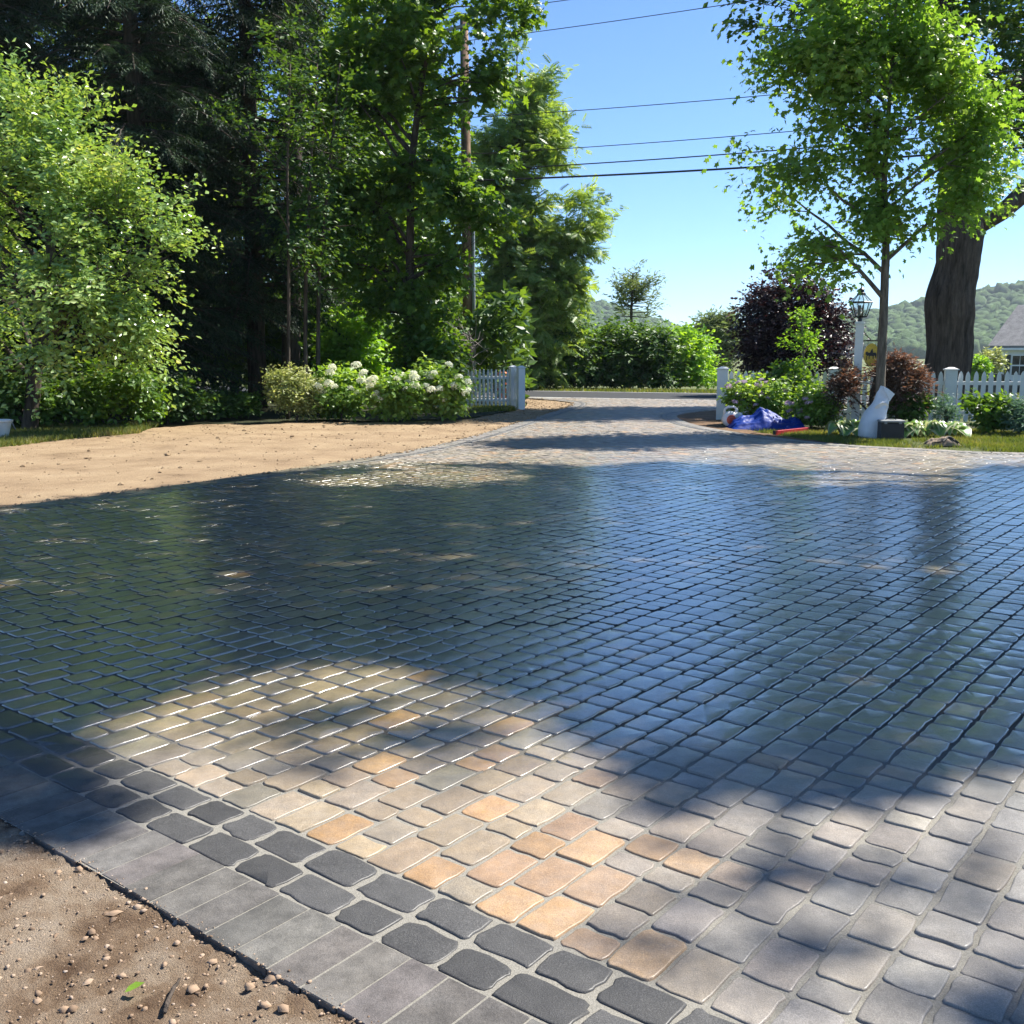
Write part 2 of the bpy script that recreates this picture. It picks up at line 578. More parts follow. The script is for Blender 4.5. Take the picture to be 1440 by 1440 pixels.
L['jmaple'] = leaf_mat('crimson_brown_leaves', [(0.0, (0.042, 0.031, 0.024)), (0.5, (0.075, 0.052, 0.040)), (1.0, (0.14, 0.105, 0.078))], 0.35, (1.9, 1.1, 0.7), 0.45, 0.35, gain=1.3)
L['hydr'] = leaf_mat('hydrangea_leaves', [(0.0, (0.04, 0.08, 0.016)), (0.5, (0.075, 0.125, 0.025)), (1.0, (0.14, 0.19, 0.04))], 0.42, (1.8, 1.7, 0.5), 0.4, 0.4)
L['varieg'] = leaf_mat('cream_edged_leaves', [(0.0, (0.10, 0.14, 0.04)), (0.45, (0.21, 0.24, 0.085)), (0.9, (0.38, 0.38, 0.18))], 0.35, (1.3, 1.3, 0.7), 0.45, 0.35, gain=1.4)
L['hosta'] = leaf_mat('hosta_blades', [(0.0, (0.04, 0.085, 0.025)), (1.0, (0.09, 0.15, 0.05))], 0.3, (1.6, 1.6, 0.6), 0.35, 0.45)
L['hosta_edge'] = leaf_mat('hosta_cream_margin', [(0.0, (0.36, 0.40, 0.22)), (1.0, (0.55, 0.57, 0.38))], 0.3, (1.2, 1.2, 0.8), 0.4, 0.4, gain=1.0)
L['blue'] = leaf_mat('blue_green_leaves', [(0.0, (0.03, 0.06, 0.045)), (1.0, (0.08, 0.125, 0.09))], 0.3, (1.4, 1.5, 0.8), 0.5, 0.3)
L['grass'] = leaf_mat('grass_blades', [(0.0, (0.03, 0.045, 0.011)), (0.55, (0.06, 0.075, 0.02)), (1.0, (0.14, 0.115, 0.05))], 0.4, (1.5, 1.5, 0.5), 0.5, 0.3)
L['hill'] = multi('forest_canopy', [(0.3, (0.030, 0.070, 0.016)), (0.7, (0.085, 0.15, 0.03))], 0.12, 0.9, 1.3, 1.0, 1.2, 6)

# ------------------------------------------------------------------ terrain, road
ROAD_DIR = nrm(np.array([0.92, -0.39]))
ROAD_N = np.array([-ROAD_DIR[1], ROAD_DIR[0]])      # away from the camera
ROAD_P = np.array([-2.2, 39.0])                      # a point on the near edge


def road_off(x, y):
    return (x - ROAD_P[0]) * ROAD_N[0] + (y - ROAD_P[1]) * ROAD_N[1]


def hill_h(x, y):
    """far terrain: low ridge on the right, a farther one left of it"""
    a = 66 * np.exp(-((x - 560) / 290) ** 2) * np.clip((y - 620) / 300, 0, 1) ** 1.15
    a = a * (1 + 0.10 * (fbm(x / 130, y / 130, 3, 5) - 0.5))
    b = 62 * np.exp(-((x - 60) / 150) ** 2) * np.clip((y - 880) / 330, 0, 1) ** 1.2
    c = 55 * np.exp(-((x + 430) / 260) ** 2) * np.clip((y - 700) / 330, 0, 1) ** 1.2
    return np.maximum(np.maximum(a, b), c)


def terrain(x, y):
    o = road_off(x, y)
    drop = -1.15 * np.clip((o - 10) / 22, 0, 1) ** 1.2
    return -0.06 + drop + hill_h(x, y)


def axis(a):
    return np.unique(np.concatenate(a))


gx = axis([np.linspace(-900, -60, 40), np.linspace(-60, 80, 71), np.linspace(80, 1100, 60)])
gy = axis([np.linspace(-60, -5, 12), np.linspace(-5, 90, 64), np.linspace(90, 1500, 90)])
GX, GY = np.meshgrid(gx, gy)
GZ = terrain(GX, GY)
nx, ny = len(gx), len(gy)
ii = (np.arange(ny - 1)[:, None] * nx + np.arange(nx - 1)[None]).ravel()
gr = make_mesh('ground', np.stack([GX, GY, GZ], -1).reshape(-1, 3), np.stack([ii, ii + 1, ii + nx + 1, ii + nx], 1), M['lawn'], smooth=True)
kind(gr, 'structure')


def strip_mesh(name, A, B, mat, nt=8, z=0.0, zf=None, smooth=True):
    """sheet between polylines A and B (same count)"""
    A, B = np.asarray(A, float), np.asarray(B, float)
    t = np.linspace(0, 1, nt + 1)
    P = A[:, None] * (1 - t)[None, :, None] + B[:, None] * t[None, :, None]
    X, Y = P[..., 0], P[..., 1]
    Z = np.full(X.shape, z) if zf is None else zf(X, Y, np.broadcast_to(t[None], X.shape))
    n, m = X.shape
    i = (np.arange(n - 1)[:, None] * m + np.arange(m - 1)[None]).ravel()
    F = np.stack([i, i + m, i + m + 1, i + 1], 1)
    # face up
    a = np.array([X.flat[F[0, 0]], Y.flat[F[0, 0]]])
    b = np.array([X.flat[F[0, 1]], Y.flat[F[0, 1]]])
    c = np.array([X.flat[F[0, 3]], Y.flat[F[0, 3]]])
    if (b - a)[0] * (c - a)[1] - (b - a)[1] * (c - a)[0] < 0:
        F = F[:, ::-1]
    return make_mesh(name, np.stack([X, Y, Z], -1).reshape(-1, 3), F, mat, smooth=smooth)


def resample(P, step):
    P = np.asarray(P, float)
    d = np.concatenate([[0], np.cumsum(np.linalg.norm(np.diff(P, axis=0), axis=1))])
    n = max(2, int(d[-1] / step) + 1)
    s = np.linspace(0, d[-1], n)
    return np.stack([np.interp(s, d, P[:, k]) for k in range(P.shape[1])], 1)


def smooth_line(P, it=3):
    P = np.asarray(P, float)
    for _ in range(it):
        Q = [P[0]]
        for a, b in zip(P[:-1], P[1:]):
            Q += [a * 0.75 + b * 0.25, a * 0.25 + b * 0.75]
        Q.append(P[-1])
        P = np.array(Q)
    return P


ts = np.linspace(-120, 120, 61)
road = strip_mesh('road', [ROAD_P + ROAD_DIR * t for t in ts], [ROAD_P + ROAD_DIR * t + ROAD_N * 7.2 for t in ts], M['asphalt'], 4, -0.030)
kind(road, 'structure')
for k, o in enumerate((0.45, 6.7)):
    ln = strip_mesh('road_line', [ROAD_P + ROAD_DIR * t + ROAD_N * o for t in ts], [ROAD_P + ROAD_DIR * t + ROAD_N * (o + 0.13) for t in ts], M['road_paint'], 1, -0.025)
    ln.parent = road

# ------------------------------------------------------------------ driveway
TH = R(52.0)
U = np.array([math.cos(TH), math.sin(TH)])
Vv = np.array([math.sin(TH), -math.cos(TH)])
U_OUT, U_IN, U_FIELD = 1.463, 1.718, 1.998

LEFT_PX = [(0, 713), (150, 695), (300, 675), (430, 656), (560, 637), (640, 620), (700, 603), (760, 584), (812, 568)]
LEFT = [ground(*p) for p in LEFT_PX]
d0 = nrm(LEFT[0] - LEFT[1])
LEFT = [LEFT[0] + d0 * 6 + np.array([-6, 0.6]), LEFT[0] + d0 * 3] + LEFT + [np.array([1.75, 34.6]), np.array([-0.2, 38.1])]
RIGHT_PX = [(1440, 638), (1300, 631), (1180, 625), (1080, 614), (1010, 604), (968, 595), (951, 587)]
RIGHT = [ground(*p) for p in RIGHT_PX]
RIGHT = [np.array([16.5, 15.6])] + RIGHT + [np.array([4.35, 26.9]), np.array([5.6, 28.9]), np.array([8.3, 31.2]), np.array([11.5, 33.2])]
LEFT = resample(smooth_line(LEFT), 0.25)
RIGHT = resample(smooth_line(RIGHT), 0.25)
ROADEDGE = ROAD_P - ROAD_N * 0.03


def sdist(P, line, side):
    """signed distance of points to a polyline; side=+1: positive to the right of its direction"""
    A, B = line[:-1], line[1:]
    D = B - A
    Ln = np.linalg.norm(D, axis=1)
    out = np.empty(len(P))
    idx = np.empty(len(P), int)
    for s in range(0, len(P), 4000):
        q = P[s:s + 4000]
        w = q[:, None] - A[None]
        t = np.clip((w * D[None]).sum(-1) / Ln ** 2, 0, 1)
        e = w - t[..., None] * D[None]
        d = np.linalg.norm(e, axis=-1)
        k = d.argmin(1)
        r = np.arange(len(q))
        cr = D[k, 0] * w[r, k, 1] - D[k, 1] * w[r, k, 0]
        out[s:s + 4000] = d[r, k] * np.where(cr < 0, 1, -1) * side
        idx[s:s + 4000] = k
    return out, idx


# sand bed: one sheet under all the stones
bed_poly = [np.array([-14, 13.6]), np.array([-14, 16])]
bx = np.linspace(-16, 17, 200)
by = np.linspace(-2, 38.5, 240)
BX, BY = np.meshgrid(bx, by)
Pq = np.stack([BX.ravel(), BY.ravel()], 1)
dl, _ = sdist(Pq, LEFT, 1)
dr, _ = sdist(Pq, RIGHT, -1)
du = Pq @ U - U_OUT
inside = (dl > -0.02) & (dr > -0.02) & (du > -0.012) & (road_off(Pq[:, 0], Pq[:, 1]) < 0.1)
near = (dl > -0.3) & (dr > -0.3) & (du > -0.3) & (road_off(Pq[:, 0], Pq[:, 1]) < 0.2)
nq = len(bx)
fi = (np.arange(len(by) - 1)[:, None] * nq + np.arange(nq - 1)[None]).ravel()
F4 = np.stack([fi, fi + 1, fi + nq + 1, fi + nq], 1)
keep = near[F4].all(1)
used, inv = np.unique(F4[keep], return_inverse=True)
zz = -0.0056 - 0.25 * (~inside[used])
driveway = make_mesh('driveway', np.column_stack([Pq[used], zz]), inv.reshape(-1, 4), M['sand'], smooth=True)
kind(driveway, 'structure')

STONE_COLS = np.array([(0.245, 0.202, 0.152), (0.225, 0.192, 0.152), (0.203, 0.180, 0.152), (0.265, 0.215, 0.152), (0.23, 0.182, 0.128),
                       (0.32, 0.202, 0.10), (0.28, 0.187, 0.112), (0.187, 0.17, 0.142)])
STONE_P = np.array([0.24, 0.22, 0.16, 0.16, 0.1, 0.02, 0.03, 0.07])



def stone_arrays(C, ax, ay, hx, hy, corner, seed, rough=0.0022, edge=0.006, crown=0.0016, depth=0.022, fine=True, tilt=0.004, zs=0.0012, cj=0.0006):
    """many stones at once. C (n,2) centres, ax/ay (n,2) axes, hx/hy half sizes. Chipped outline, bevel, slightly domed top"""
    g = np.random.default_rng(seed)
    n = len(C)
    base = []
    for k, (sx, sy) in enumerate(((1, 1), (-1, 1), (-1, -1), (1, -1))):
        tri = [(sx, sy, 0, 1), (sx, sy, 0.3, 0.3), (sx, sy, 1, 0)]
        if not fine and depth < 0.03:
            tri = [tri[0], tri[2]]
        base += tri if sx * sy > 0 else tri[::-1]
        if fine:      # two points on the next side
            base += [[(0.34, 1, 0, 0), (-0.34, 1, 0, 0)], [(-1, 0.34, 0, 0), (-1, -0.34, 0, 0)], [(-0.34, -1, 0, 0), (0.34, -1, 0, 0)], [(1, -0.34, 0, 0), (1, 0.34, 0, 0)]][k]
    base = np.array(base, float)  # sx, sy, cut in x, cut in y
    m = len(base)
    cid = np.repeat(np.arange(4), m // 4)
    cr = corner * g.uniform(0.6, 1.5, (n, 4))[:, cid]
    jw = np.where(base[:, 2] + base[:, 3] == 0.6, 0.3, 0.6)
    jw[(np.abs(base[:, 0]) < 0.5) | (np.abs(base[:, 1]) < 0.5)] = 0.85
    px = base[None, :, 0] * (hx[:, None] - base[None, :, 2] * cr)
    py = base[None, :, 1] * (hy[:, None] - base[None, :, 3] * cr)
    if fine:
        mid = np.abs(base[:, 0]) < 0.5
        px[:, mid] += g.uniform(-0.2, 0.2, (n, mid.sum())) * hx[:, None]
        mid = np.abs(base[:, 1]) < 0.5
        py[:, mid] += g.uniform(-0.2, 0.2, (n, mid.sum())) * hy[:, None]
    px = px + g.normal(0, rough, (n, m)) * jw
    py = py + g.normal(0, rough, (n, m)) * jw
    zc = g.normal(0, zs, n)
    tx, ty = g.normal(0, tilt, n), g.normal(0, tilt, n)

    def ring(inset, dz, jz=0.0, jp=0.0):
        kx = px * (1 - inset / hx[:, None]) + (g.normal(0, jp, (n, m)) if jp else 0)
        ky = py * (1 - inset / hy[:, None]) + (g.normal(0, jp, (n, m)) if jp else 0)
        z = zc[:, None] + dz + tx[:, None] * kx + ty[:, None] * ky + (g.normal(0, jz, (n, m)) if jz else 0)
        return kx, ky, z
    rj = rough * 0.10
    rings = [ring(0.0, -edge, 0.0006 * (rough > 0.001)), ring(edge * 0.75, -0.0002 if fine else 0.0, 0.0003 * (rough > 0.001), rj)]
    if fine:
        rings = [ring(-0.002, -depth)] + rings + [ring(edge * 1.9, crown * 0.35, 0.0003, rj)]
    elif depth > 0.03:
        rings = [ring(0.0, -depth)] + rings
    X = np.concatenate([r[0] for r in rings] + [np.zeros((n, 1))], 1)
    Y = np.concatenate([r[1] for r in rings] + [np.zeros((n, 1))], 1)
    Z = np.concatenate([r[2] for r in rings] + [(zc + crown + g.normal(0, 1, n) * cj)[:, None]], 1)
    W = C[:, None] + X[..., None] * ax[:, None] + Y[..., None] * ay[:, None]
    V = np.concatenate([W, Z[..., None]], -1)
    q = []
    nr = len(rings)
    for r in range(nr - 1):
        for i in range(m):
            j = (i + 1) % m
            q.append((r * m + i, r * m + j, r * m + m + j, r * m + m + i))
    t = [((nr - 1) * m + i, (nr - 1) * m + (i + 1) % m, nr * m) for i in range(m)]
    return V, np.array(q), np.array(t)


def emit_stones(name, V, q, t, cols, mat, parent, individual, smooth=True, part=None):
    """individual: indices that become objects of their own; the rest one joined part"""
    n, k = V.shape[:2]
    flag = np.zeros(n, bool)
    flag[individual] = True
    for i in individual:
        loc = V[i].mean(0)
        ob = make_mesh(name, V[i], [q, t], mat, parent, smooth, np.column_stack([np.tile(cols[i], (k, 1)), np.ones(k)]), loc=loc)
    rest = np.where(~flag)[0]
    if len(rest):
        off = (np.arange(len(rest)) * k)[:, None, None]
        A = np.column_stack([np.repeat(cols[rest], k, 0), np.ones(len(rest) * k)])
        ob = make_mesh(part or name + '_field', V[rest].reshape(-1, 3), [(q[None] + off).reshape(-1, 4), (t[None] + off).reshape(-1, 3)], mat, parent, smooth, A)
        ob['kind'] = 'stuff'


# field rows run along U, each row ROW wide
ROW = 0.142
recs = []
for k in range(-150, 190):
    v = (k + 0.5) * ROW
    u = U_FIELD + (0.0 if k % 2 else -0.0)
    first = True
    while u < 34:
        ln = rng.choice([0.112, 0.148, 0.185, 0.215], p=[0.2, 0.28, 0.32, 0.20])
        if first:
            ln = rng.choice([0.118, 0.17, 0.21])
            first = False
        recs.append((u, u + ln, v))
        u += ln
recs = np.array(recs)
cu, cv = (recs[:, 0] + recs[:, 1]) / 2, recs[:, 2]
C = cu[:, None] * U + cv[:, None] * Vv
ok = (C[:, 1] > 0.7) & (C[:, 1] < 38.2) & (np.abs(C[:, 0]) < 0.5 * C[:, 1] + 2.2) & (road_off(C[:, 0], C[:, 1]) < -0.1)
recs, C = recs[ok], C[ok]
dl, il = sdist(C, LEFT, 1)
dr, ir = sdist(C, RIGHT, -1)
EDGE = 0.405
ok = (dl > EDGE - 0.03) & (dr > EDGE - 0.03)
recs, C, dl, dr, il, ir = recs[ok], C[ok], dl[ok], dr[ok], il[ok], ir[ok]
hx = (recs[:, 1] - recs[:, 0]) / 2 - rng.uniform(0.0055, 0.0085, len(C))
hy = np.full(len(C), ROW / 2) - rng.uniform(0.0055, 0.0085, len(C))
# trim the stones that would run into the border course
for d, idx, line, sg in ((dl, il, LEFT, 1), (dr, ir, RIGHT, -1)):
    seg = nrm(np.diff(line, axis=0))[idx]
    nn = np.stack([seg[:, 1], -seg[:, 0]], 1) * sg
    reach = hx * np.abs(nn @ U) + hy * np.abs(nn @ Vv)
    over = np.clip(reach - (d - EDGE), 0, None)
    m = over > 0
    sh = np.clip(over / (2 * reach), 0, 0.42)
    C[m] += nn[m] * (over[m] * 0.5)[:, None]
    hx[m] *= (1 - sh[m])
    hy[m] *= (1 - sh[m])
n = len(C)
ci = rng.choice(len(STONE_COLS), n, p=STONE_P)
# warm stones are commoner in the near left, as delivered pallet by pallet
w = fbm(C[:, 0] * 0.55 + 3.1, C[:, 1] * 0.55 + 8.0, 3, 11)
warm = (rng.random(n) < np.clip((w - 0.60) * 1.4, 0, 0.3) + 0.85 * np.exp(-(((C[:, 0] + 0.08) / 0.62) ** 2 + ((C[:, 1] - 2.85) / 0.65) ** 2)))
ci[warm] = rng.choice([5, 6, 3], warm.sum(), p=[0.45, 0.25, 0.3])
cols = STONE_COLS[ci] * rng.uniform(0.82, 1.2, (n, 1)) * (1 + rng.normal(0, 0.012, (n, 3)))
gw = np.clip((C[:, :1] - 0.15) / 0.9, 0, 1) * np.clip((7 - C[:, 1:]) / 3, 0, 1) * rng.uniform(0.25, 0.8, (n, 1))
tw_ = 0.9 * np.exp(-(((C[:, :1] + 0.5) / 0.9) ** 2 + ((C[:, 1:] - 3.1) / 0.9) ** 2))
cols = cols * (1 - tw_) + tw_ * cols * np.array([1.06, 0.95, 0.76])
cols = cols * (1 - gw) + gw * (cols.mean(1, keepdims=True) * np.array([1.10, 1.05, 0.96]))
cols = cols * 0.92
infr = (np.abs(C[:, 0]) < 0.5 * C[:, 1] * 1.02) & (C[:, 1] > 2.05)
order = np.argsort(np.where(infr, np.hypot(C[:, 0], C[:, 1]), 99))
nearby = np.where(C[:, 1] < 5.6)[0]
remap = -np.ones(n, int)
remap[nearby] = np.arange(len(nearby))
V_, q_, t_ = stone_arrays(C[nearby], np.tile(U, (len(nearby), 1)), np.tile(-Vv, (len(nearby), 1)), hx[nearby], hy[nearby], 0.012, 3, edge=0.0030, rough=0.0032, crown=0.0006, tilt=0.006, cj=0.0005)
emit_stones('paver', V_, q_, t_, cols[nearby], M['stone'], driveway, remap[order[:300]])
away = np.where(C[:, 1] >= 5.6)[0]
V_, q_, t_ = stone_arrays(C[away], np.tile(U, (len(away), 1)), np.tile(-Vv, (len(away), 1)), hx[away], hy[away], 0.014, 13, edge=0.003, fine=False, crown=0.0010, tilt=0.010, cj=0.0007)
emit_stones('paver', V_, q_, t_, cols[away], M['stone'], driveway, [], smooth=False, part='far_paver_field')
N_PAVERS = n

# near border: two courses of charcoal cobbles, then a soldier course of grey bricks
CC, HX, HY = [], [], []
for crs in range(2):
    v = -14.0
    while v < 6:
        ln = rng.choice([0.175, 0.205, 0.228])
        CC.append((U_IN + 0.140 * (crs + 0.5), v + ln / 2))
        HX.append(0.070 - rng.uniform(0.006, 0.009))
        HY.append(ln / 2 - rng.uniform(0.007, 0.010))
        v += ln
CC = np.array(CC)
Cd = CC[:, :1] * U + CC[:, 1:] * Vv
HX, HY = np.array(HX), np.array(HY)
ok = (np.abs(Cd[:, 0]) < 0.5 * np.abs(Cd[:, 1]) + 2.2) & (Cd[:, 1] > -1)
Cd, HX, HY = Cd[ok], HX[ok], HY[ok]
# far edges: one charcoal course inside the soldier course
fC, fx, fa, fhx, fhy = [], [], [], [], []
sC, sa, shx, shy = [], [], [], []
for line, sg in ((LEFT, 1), (RIGHT, -1)):
    for course, wdt, pit, lst in ((0.128, 0.128, 0.127, 's'), (0.33, 0.0675, 0.15, 'd')):
        pts = resample(line, pit)
        T = nrm(np.gradient(pts, axis=0))
        Nn = np.stack([T[:, 1], -T[:, 0]], 1) * sg
        P = pts + Nn * course
        vis = (P[:, 1] > 5) & (np.abs(P[:, 0]) < 0.5 * P[:, 1] + 3) & (road_off(P[:, 0], P[:, 1]) < -0.15)
        for p, nvec in zip(P[vis], Nn[vis]):
            if lst == 's':
                sC.append(p); sa.append(nvec); shx.append(0.127); shy.append(pit / 2 - 0.0015)
            else:
                fC.append(p); fa.append(nvec); fhx.append(wdt - 0.008); fhy.append(pit / 2 - 0.008)
nd = len(Cd)
allC = np.concatenate([Cd, np.array(fC)])
aX = np.concatenate([np.tile(U, (nd, 1)), np.array(fa)])
aY = np.stack([-aX[:, 1], aX[:, 0]], 1)
V_, q_, t_ = stone_arrays(allC, aX, aY, np.concatenate([HX, fhx]), np.concatenate([HY, fhy]), 0.018, 4, rough=0.0045, edge=0.0038, crown=0.0008)
dc = np.array([0.047, 0.045, 0.042]) * rng.uniform(0.75, 1.35, (len(allC), 1))
dc[nd:] *= 2.0
infr = np.where((np.abs(allC[:, 0]) < 0.55 * allC[:, 1]) & (allC[:, 1] > 1.9) & (np.arange(len(allC)) < nd))[0]
emit_stones('border_cobble', V_, q_, t_, dc, M['dark_stone'], driveway, infr[:300])

v = np.arange(-14, 6, 0.1265)
Cs = np.column_stack([np.full(len(v), (U_OUT + U_IN) / 2), v])
Cs = Cs[:, :1] * U + Cs[:, 1:] * Vv
ok = (np.abs(Cs[:, 0]) < 0.5 * np.abs(Cs[:, 1]) + 2.2) & (Cs[:, 1] > -1)
Cs = Cs[ok] + U * rng.normal(0, 0.0035, (ok.sum(), 1))
ns = len(Cs)
allC = np.concatenate([Cs, np.array(sC)])
aX = np.concatenate([np.tile(U, (ns, 1)), np.array(sa)])
aY = np.stack([-aX[:, 1], aX[:, 0]], 1)
V_, q_, t_ = stone_arrays(allC, aX, aY, np.concatenate([np.full(ns, 0.1265), shx]), np.concatenate([np.full(ns, 0.0606), shy]), 0.003, 5, rough=0.0006, edge=0.0025, crown=0.0, depth=0.05, fine=False, tilt=0.002, zs=0.0013, cj=0.0)
bc = np.array([0.108, 0.099, 0.086]) * rng.uniform(0.8, 1.22, (len(allC), 1)) * (1 + rng.normal(0, 0.02, (len(allC), 3)))
bc[ns:] *= 1.7
infr = np.where((np.abs(allC[:, 0]) < 0.55 * allC[:, 1]) & (allC[:, 1] > 1.9) & (np.arange(len(allC)) < ns))[0]
emit_stones('border_brick', V_, q_, t_, bc, M['brick'], driveway, infr[:300], smooth=False)

# sand swept flush into the border joints
vb = np.linspace(-9, 4, 40)
for u0, u1, zz_ in ((U_OUT + 0.004, U_IN + 0.004, -0.0022), (U_IN + 0.004, U_FIELD + 0.002, -0.0048)):
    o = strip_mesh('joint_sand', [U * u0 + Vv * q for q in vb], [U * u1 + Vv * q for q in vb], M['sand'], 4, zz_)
    o.parent = driveway

# ------------------------------------------------------------------ soil, beds, forest floor
# near corner: pebbly soil outside the soldier course
su = np.linspace(-1.5, U_OUT + 0.02, 190)
sv = np.linspace(-3.9, 1.3, 330)
SU, SV = np.meshgrid(su, sv)
X = SU * U[0] + SV * Vv[0]
Y = SU * U[1] + SV * Vv[1]
Z = -0.016 + 0.030 * (fbm(X * 3, Y * 3, 4, 21) - 0.5) + 0.024 * (fbm(X * 16, Y * 16, 3, 22) - 0.5) + 0.016 * (vnoise(X * 60, Y * 60, 23) - 0.5)
Z += 0.012 * np.clip((U_OUT - SU) / 0.25, 0, 1)
m_ = len(su)
i = (np.arange(len(sv) - 1)[:, None] * m_ + np.arange(m_ - 1)[None]).ravel()
so = make_mesh('near_soil', np.stack([X, Y, Z], -1).reshape(-1, 3), np.stack([i, i + m_, i + m_ + 1, i + 1], 1)[:, ::-1], M['soil_near'], smooth=True)
kind(so, 'structure')


def near_soil_z(x, y):
    p = x * U[0] + y * U[1]
    return -0.016 + 0.030 * (fbm(x * 3, y * 3, 4, 21) - 0.5) + 0.024 * (fbm(x * 16, y * 16, 3, 22) - 0.5) + 0.012 * np.clip((U_OUT - p) / 0.25, 0, 1)


OCT = np.array([(1, 0, 0), (-1, 0, 0), (0, 1, 0), (0, -1, 0), (0, 0, 1), (0, 0, -1),
                (.6, .6, .5), (-.6, .6, .5), (-.6, -.6, .5), (.6, -.6, .5)], float)
OCT_F = np.array([(4, 6, 7), (4, 7, 8), (4, 8, 9), (4, 9, 6), (0, 2, 6), (2, 1, 7), (1, 3, 8), (3, 0, 9), (0, 6, 9), (2, 7, 6), (1, 8, 7), (3, 9, 8)])


def pebbles(P, S, seed):
    g = np.random.default_rng(seed)
    n = len(P)
    T = OCT[None] * (1 + g.normal(0, 0.16, (n, 10, 1))) * (S[:, None, None] * g.uniform(0.55, 1.25, (n, 1, 3)) * np.array([1, 1, 0.75]))
    a = g.uniform(0, 6.28, n)
    ca, sa_ = np.cos(a)[:, None], np.sin(a)[:, None]
    V = np.stack([T[..., 0] * ca - T[..., 1] * sa_, T[..., 0] * sa_ + T[..., 1] * ca, T[..., 2]], -1) + P[:, None]
    return V.reshape(-1, 3), (OCT_F[None] + (np.arange(n) * 10)[:, None, None]).reshape(-1, 3)


g = np.random.default_rng(31)
npb = 15000
pu = U_OUT - 0.012 - np.abs(g.uniform(0, 1.5, npb))
pu[:1500] = U_OUT + g.normal(0, 0.016, 1500)
pv = g.uniform(-3.4, 1.0, npb)
PX, PY = pu * U[0] + pv * Vv[0], pu * U[1] + pv * Vv[1]
S = np.clip(g.lognormal(-5.85, 0.6, npb), 0.0013, 0.014)
S[:1500] *= 0.6
V_, F_ = pebbles(np.column_stack([PX, PY, np.where(pu > U_OUT - 0.004, 0.0005, near_soil_z(PX, PY) + S * 0.05)]), S, 32)
kind(make_mesh('gravel', V_, F_, M['pebble'], smooth=True), 'stuff', 'small pebbles and crumbs strewn over the near soil')
stone_px = [(350, 1395), (385, 1380), (290, 1392), (232, 1364), (373, 1418), (398, 1425), (330, 1330), (82, 1235), (112, 1230), (270, 1400), (160, 1290), (120, 1330)]
for (a, b) in stone_px:
    p = ground(a, b, -0.02)
    s = g.uniform(0.010, 0.019)
    V_, F_ = pebbles(np.array([[0, 0, 0.0]]), np.array([s]), int(a * 7 + b))
    o = make_mesh('stone', V_, F_, M['pebble'], smooth=True)
    o.location = (p[0], p[1], float(near_soil_z(p[0], p[1])) + s * 0.3)
    tag(o, 'one of the larger loose stones on the brown soil beside the grey border bricks', 'stone', 'loose stones on the near soil')
# twig and fallen leaf
b0, b1 = ground(232, 1436, -0.02), ground(253, 1383, -0.02)
tw = MB()
pts = [np.array([*(b0 * (1 - t) + b1 * t), float(near_soil_z(*(b0 * (1 - t) + b1 * t))) + 0.012]) for t in np.linspace(0, 1, 6)]
tw.tube(pts, [0.005, 0.006, 0.005, 0.006, 0.004, 0.003], 6, jitter=0.1)
o = tw.build('twig', M['bark'], smooth=True)
tag(o, 'thin brown stick lying on the soil in the near left corner', 'twig')
p = ground(176, 1412, -0.02)
lm = np.array([(0, 0, 0), (0.012, 0.010, 0.004), (0.030, 0.012, 0.006), (0.048, 0, 0.002), (0.030, -0.012, 0.007), (0.012, -0.010, 0.005), (0.022, 0, 0.0)])
o = make_mesh('fallen_leaf', lm, np.array([(0, 6, 1), (1, 6, 2), (2, 6, 3), (3, 6, 4), (4, 6, 5), (5, 6, 0)][::1]), L['bright'])
o.location = (p[0], p[1], float(near_soil_z(*p)) + 0.014)
o.rotation_euler = (0.1, -0.2, 0.5)
tag(o, 'single bright green leaf fallen on the near soil', 'leaf')

# far left soil
Ls = resample(LEFT[LEFT[:, 1] < 37.5], 0.16)
Ls = Ls[Ls[:, 1] > 7.5]
back = [(-460, 640), (-300, 628), (-100, 622), (0, 614), (60, 611), (140, 606), (220, 602), (300, 595), (400, 592), (500, 594), (600, 593), (660, 590), (700, 582), (728, 577), (740, 572), (742, 565)]
Bk = resample(smooth_line([ground(*p) for p in back], 1), 0.05)
Bk = np.stack([np.interp(np.linspace(0, 1, len(Ls)), np.linspace(0, 1, len(Bk)), Bk[:, k]) for k in (0, 1)], 1)


def soil_z(X, Y, t):
    z = -0.028 + 0.05 * (fbm(X * 0.8, Y * 0.8, 4, 41) - 0.5) + 0.022 * (fbm(X * 7, Y * 7, 3, 42) - 0.5)
    rut = np.sin((X * 0.75 - Y * 0.5) * 4.2 + 3 * fbm(X * 0.4, Y * 0.4, 2, 45)) * 0.010 * fbm(X * 0.5, Y * 0.5, 2, 46)
    return z + rut + 0.02 * t - 0.01 * (t < 0.01)


so = strip_mesh('left_soil', Ls, Bk, M['soil'], 150, zf=soil_z)
kind(so, 'structure')
g = np.random.default_rng(43)
nb = 5000
ta, tb = g.integers(0, len(Ls) - 1, nb), g.uniform(0.01, 0.98, nb)
tb[:1400] = np.abs(g.normal(0, 0.012, 1400)) - 0.012
Pc = Ls[ta] * (1 - tb)[:, None] + Bk[ta] * tb[:, None] + g.normal(0, 0.05, (nb, 2))
S = np.clip(g.lognormal(-4.5, 0.55, nb), 0.004, 0.05)
V_, F_ = pebbles(np.column_stack([Pc, np.maximum(soil_z(Pc[:, 0], Pc[:, 1], tb), np.where(tb < 0.003, 0.001, -1)) + S * 0.1]), S, 44)
kind(make_mesh('soil_clods', V_, F_, M['soil']), 'stuff', 'loose clods of tan soil')

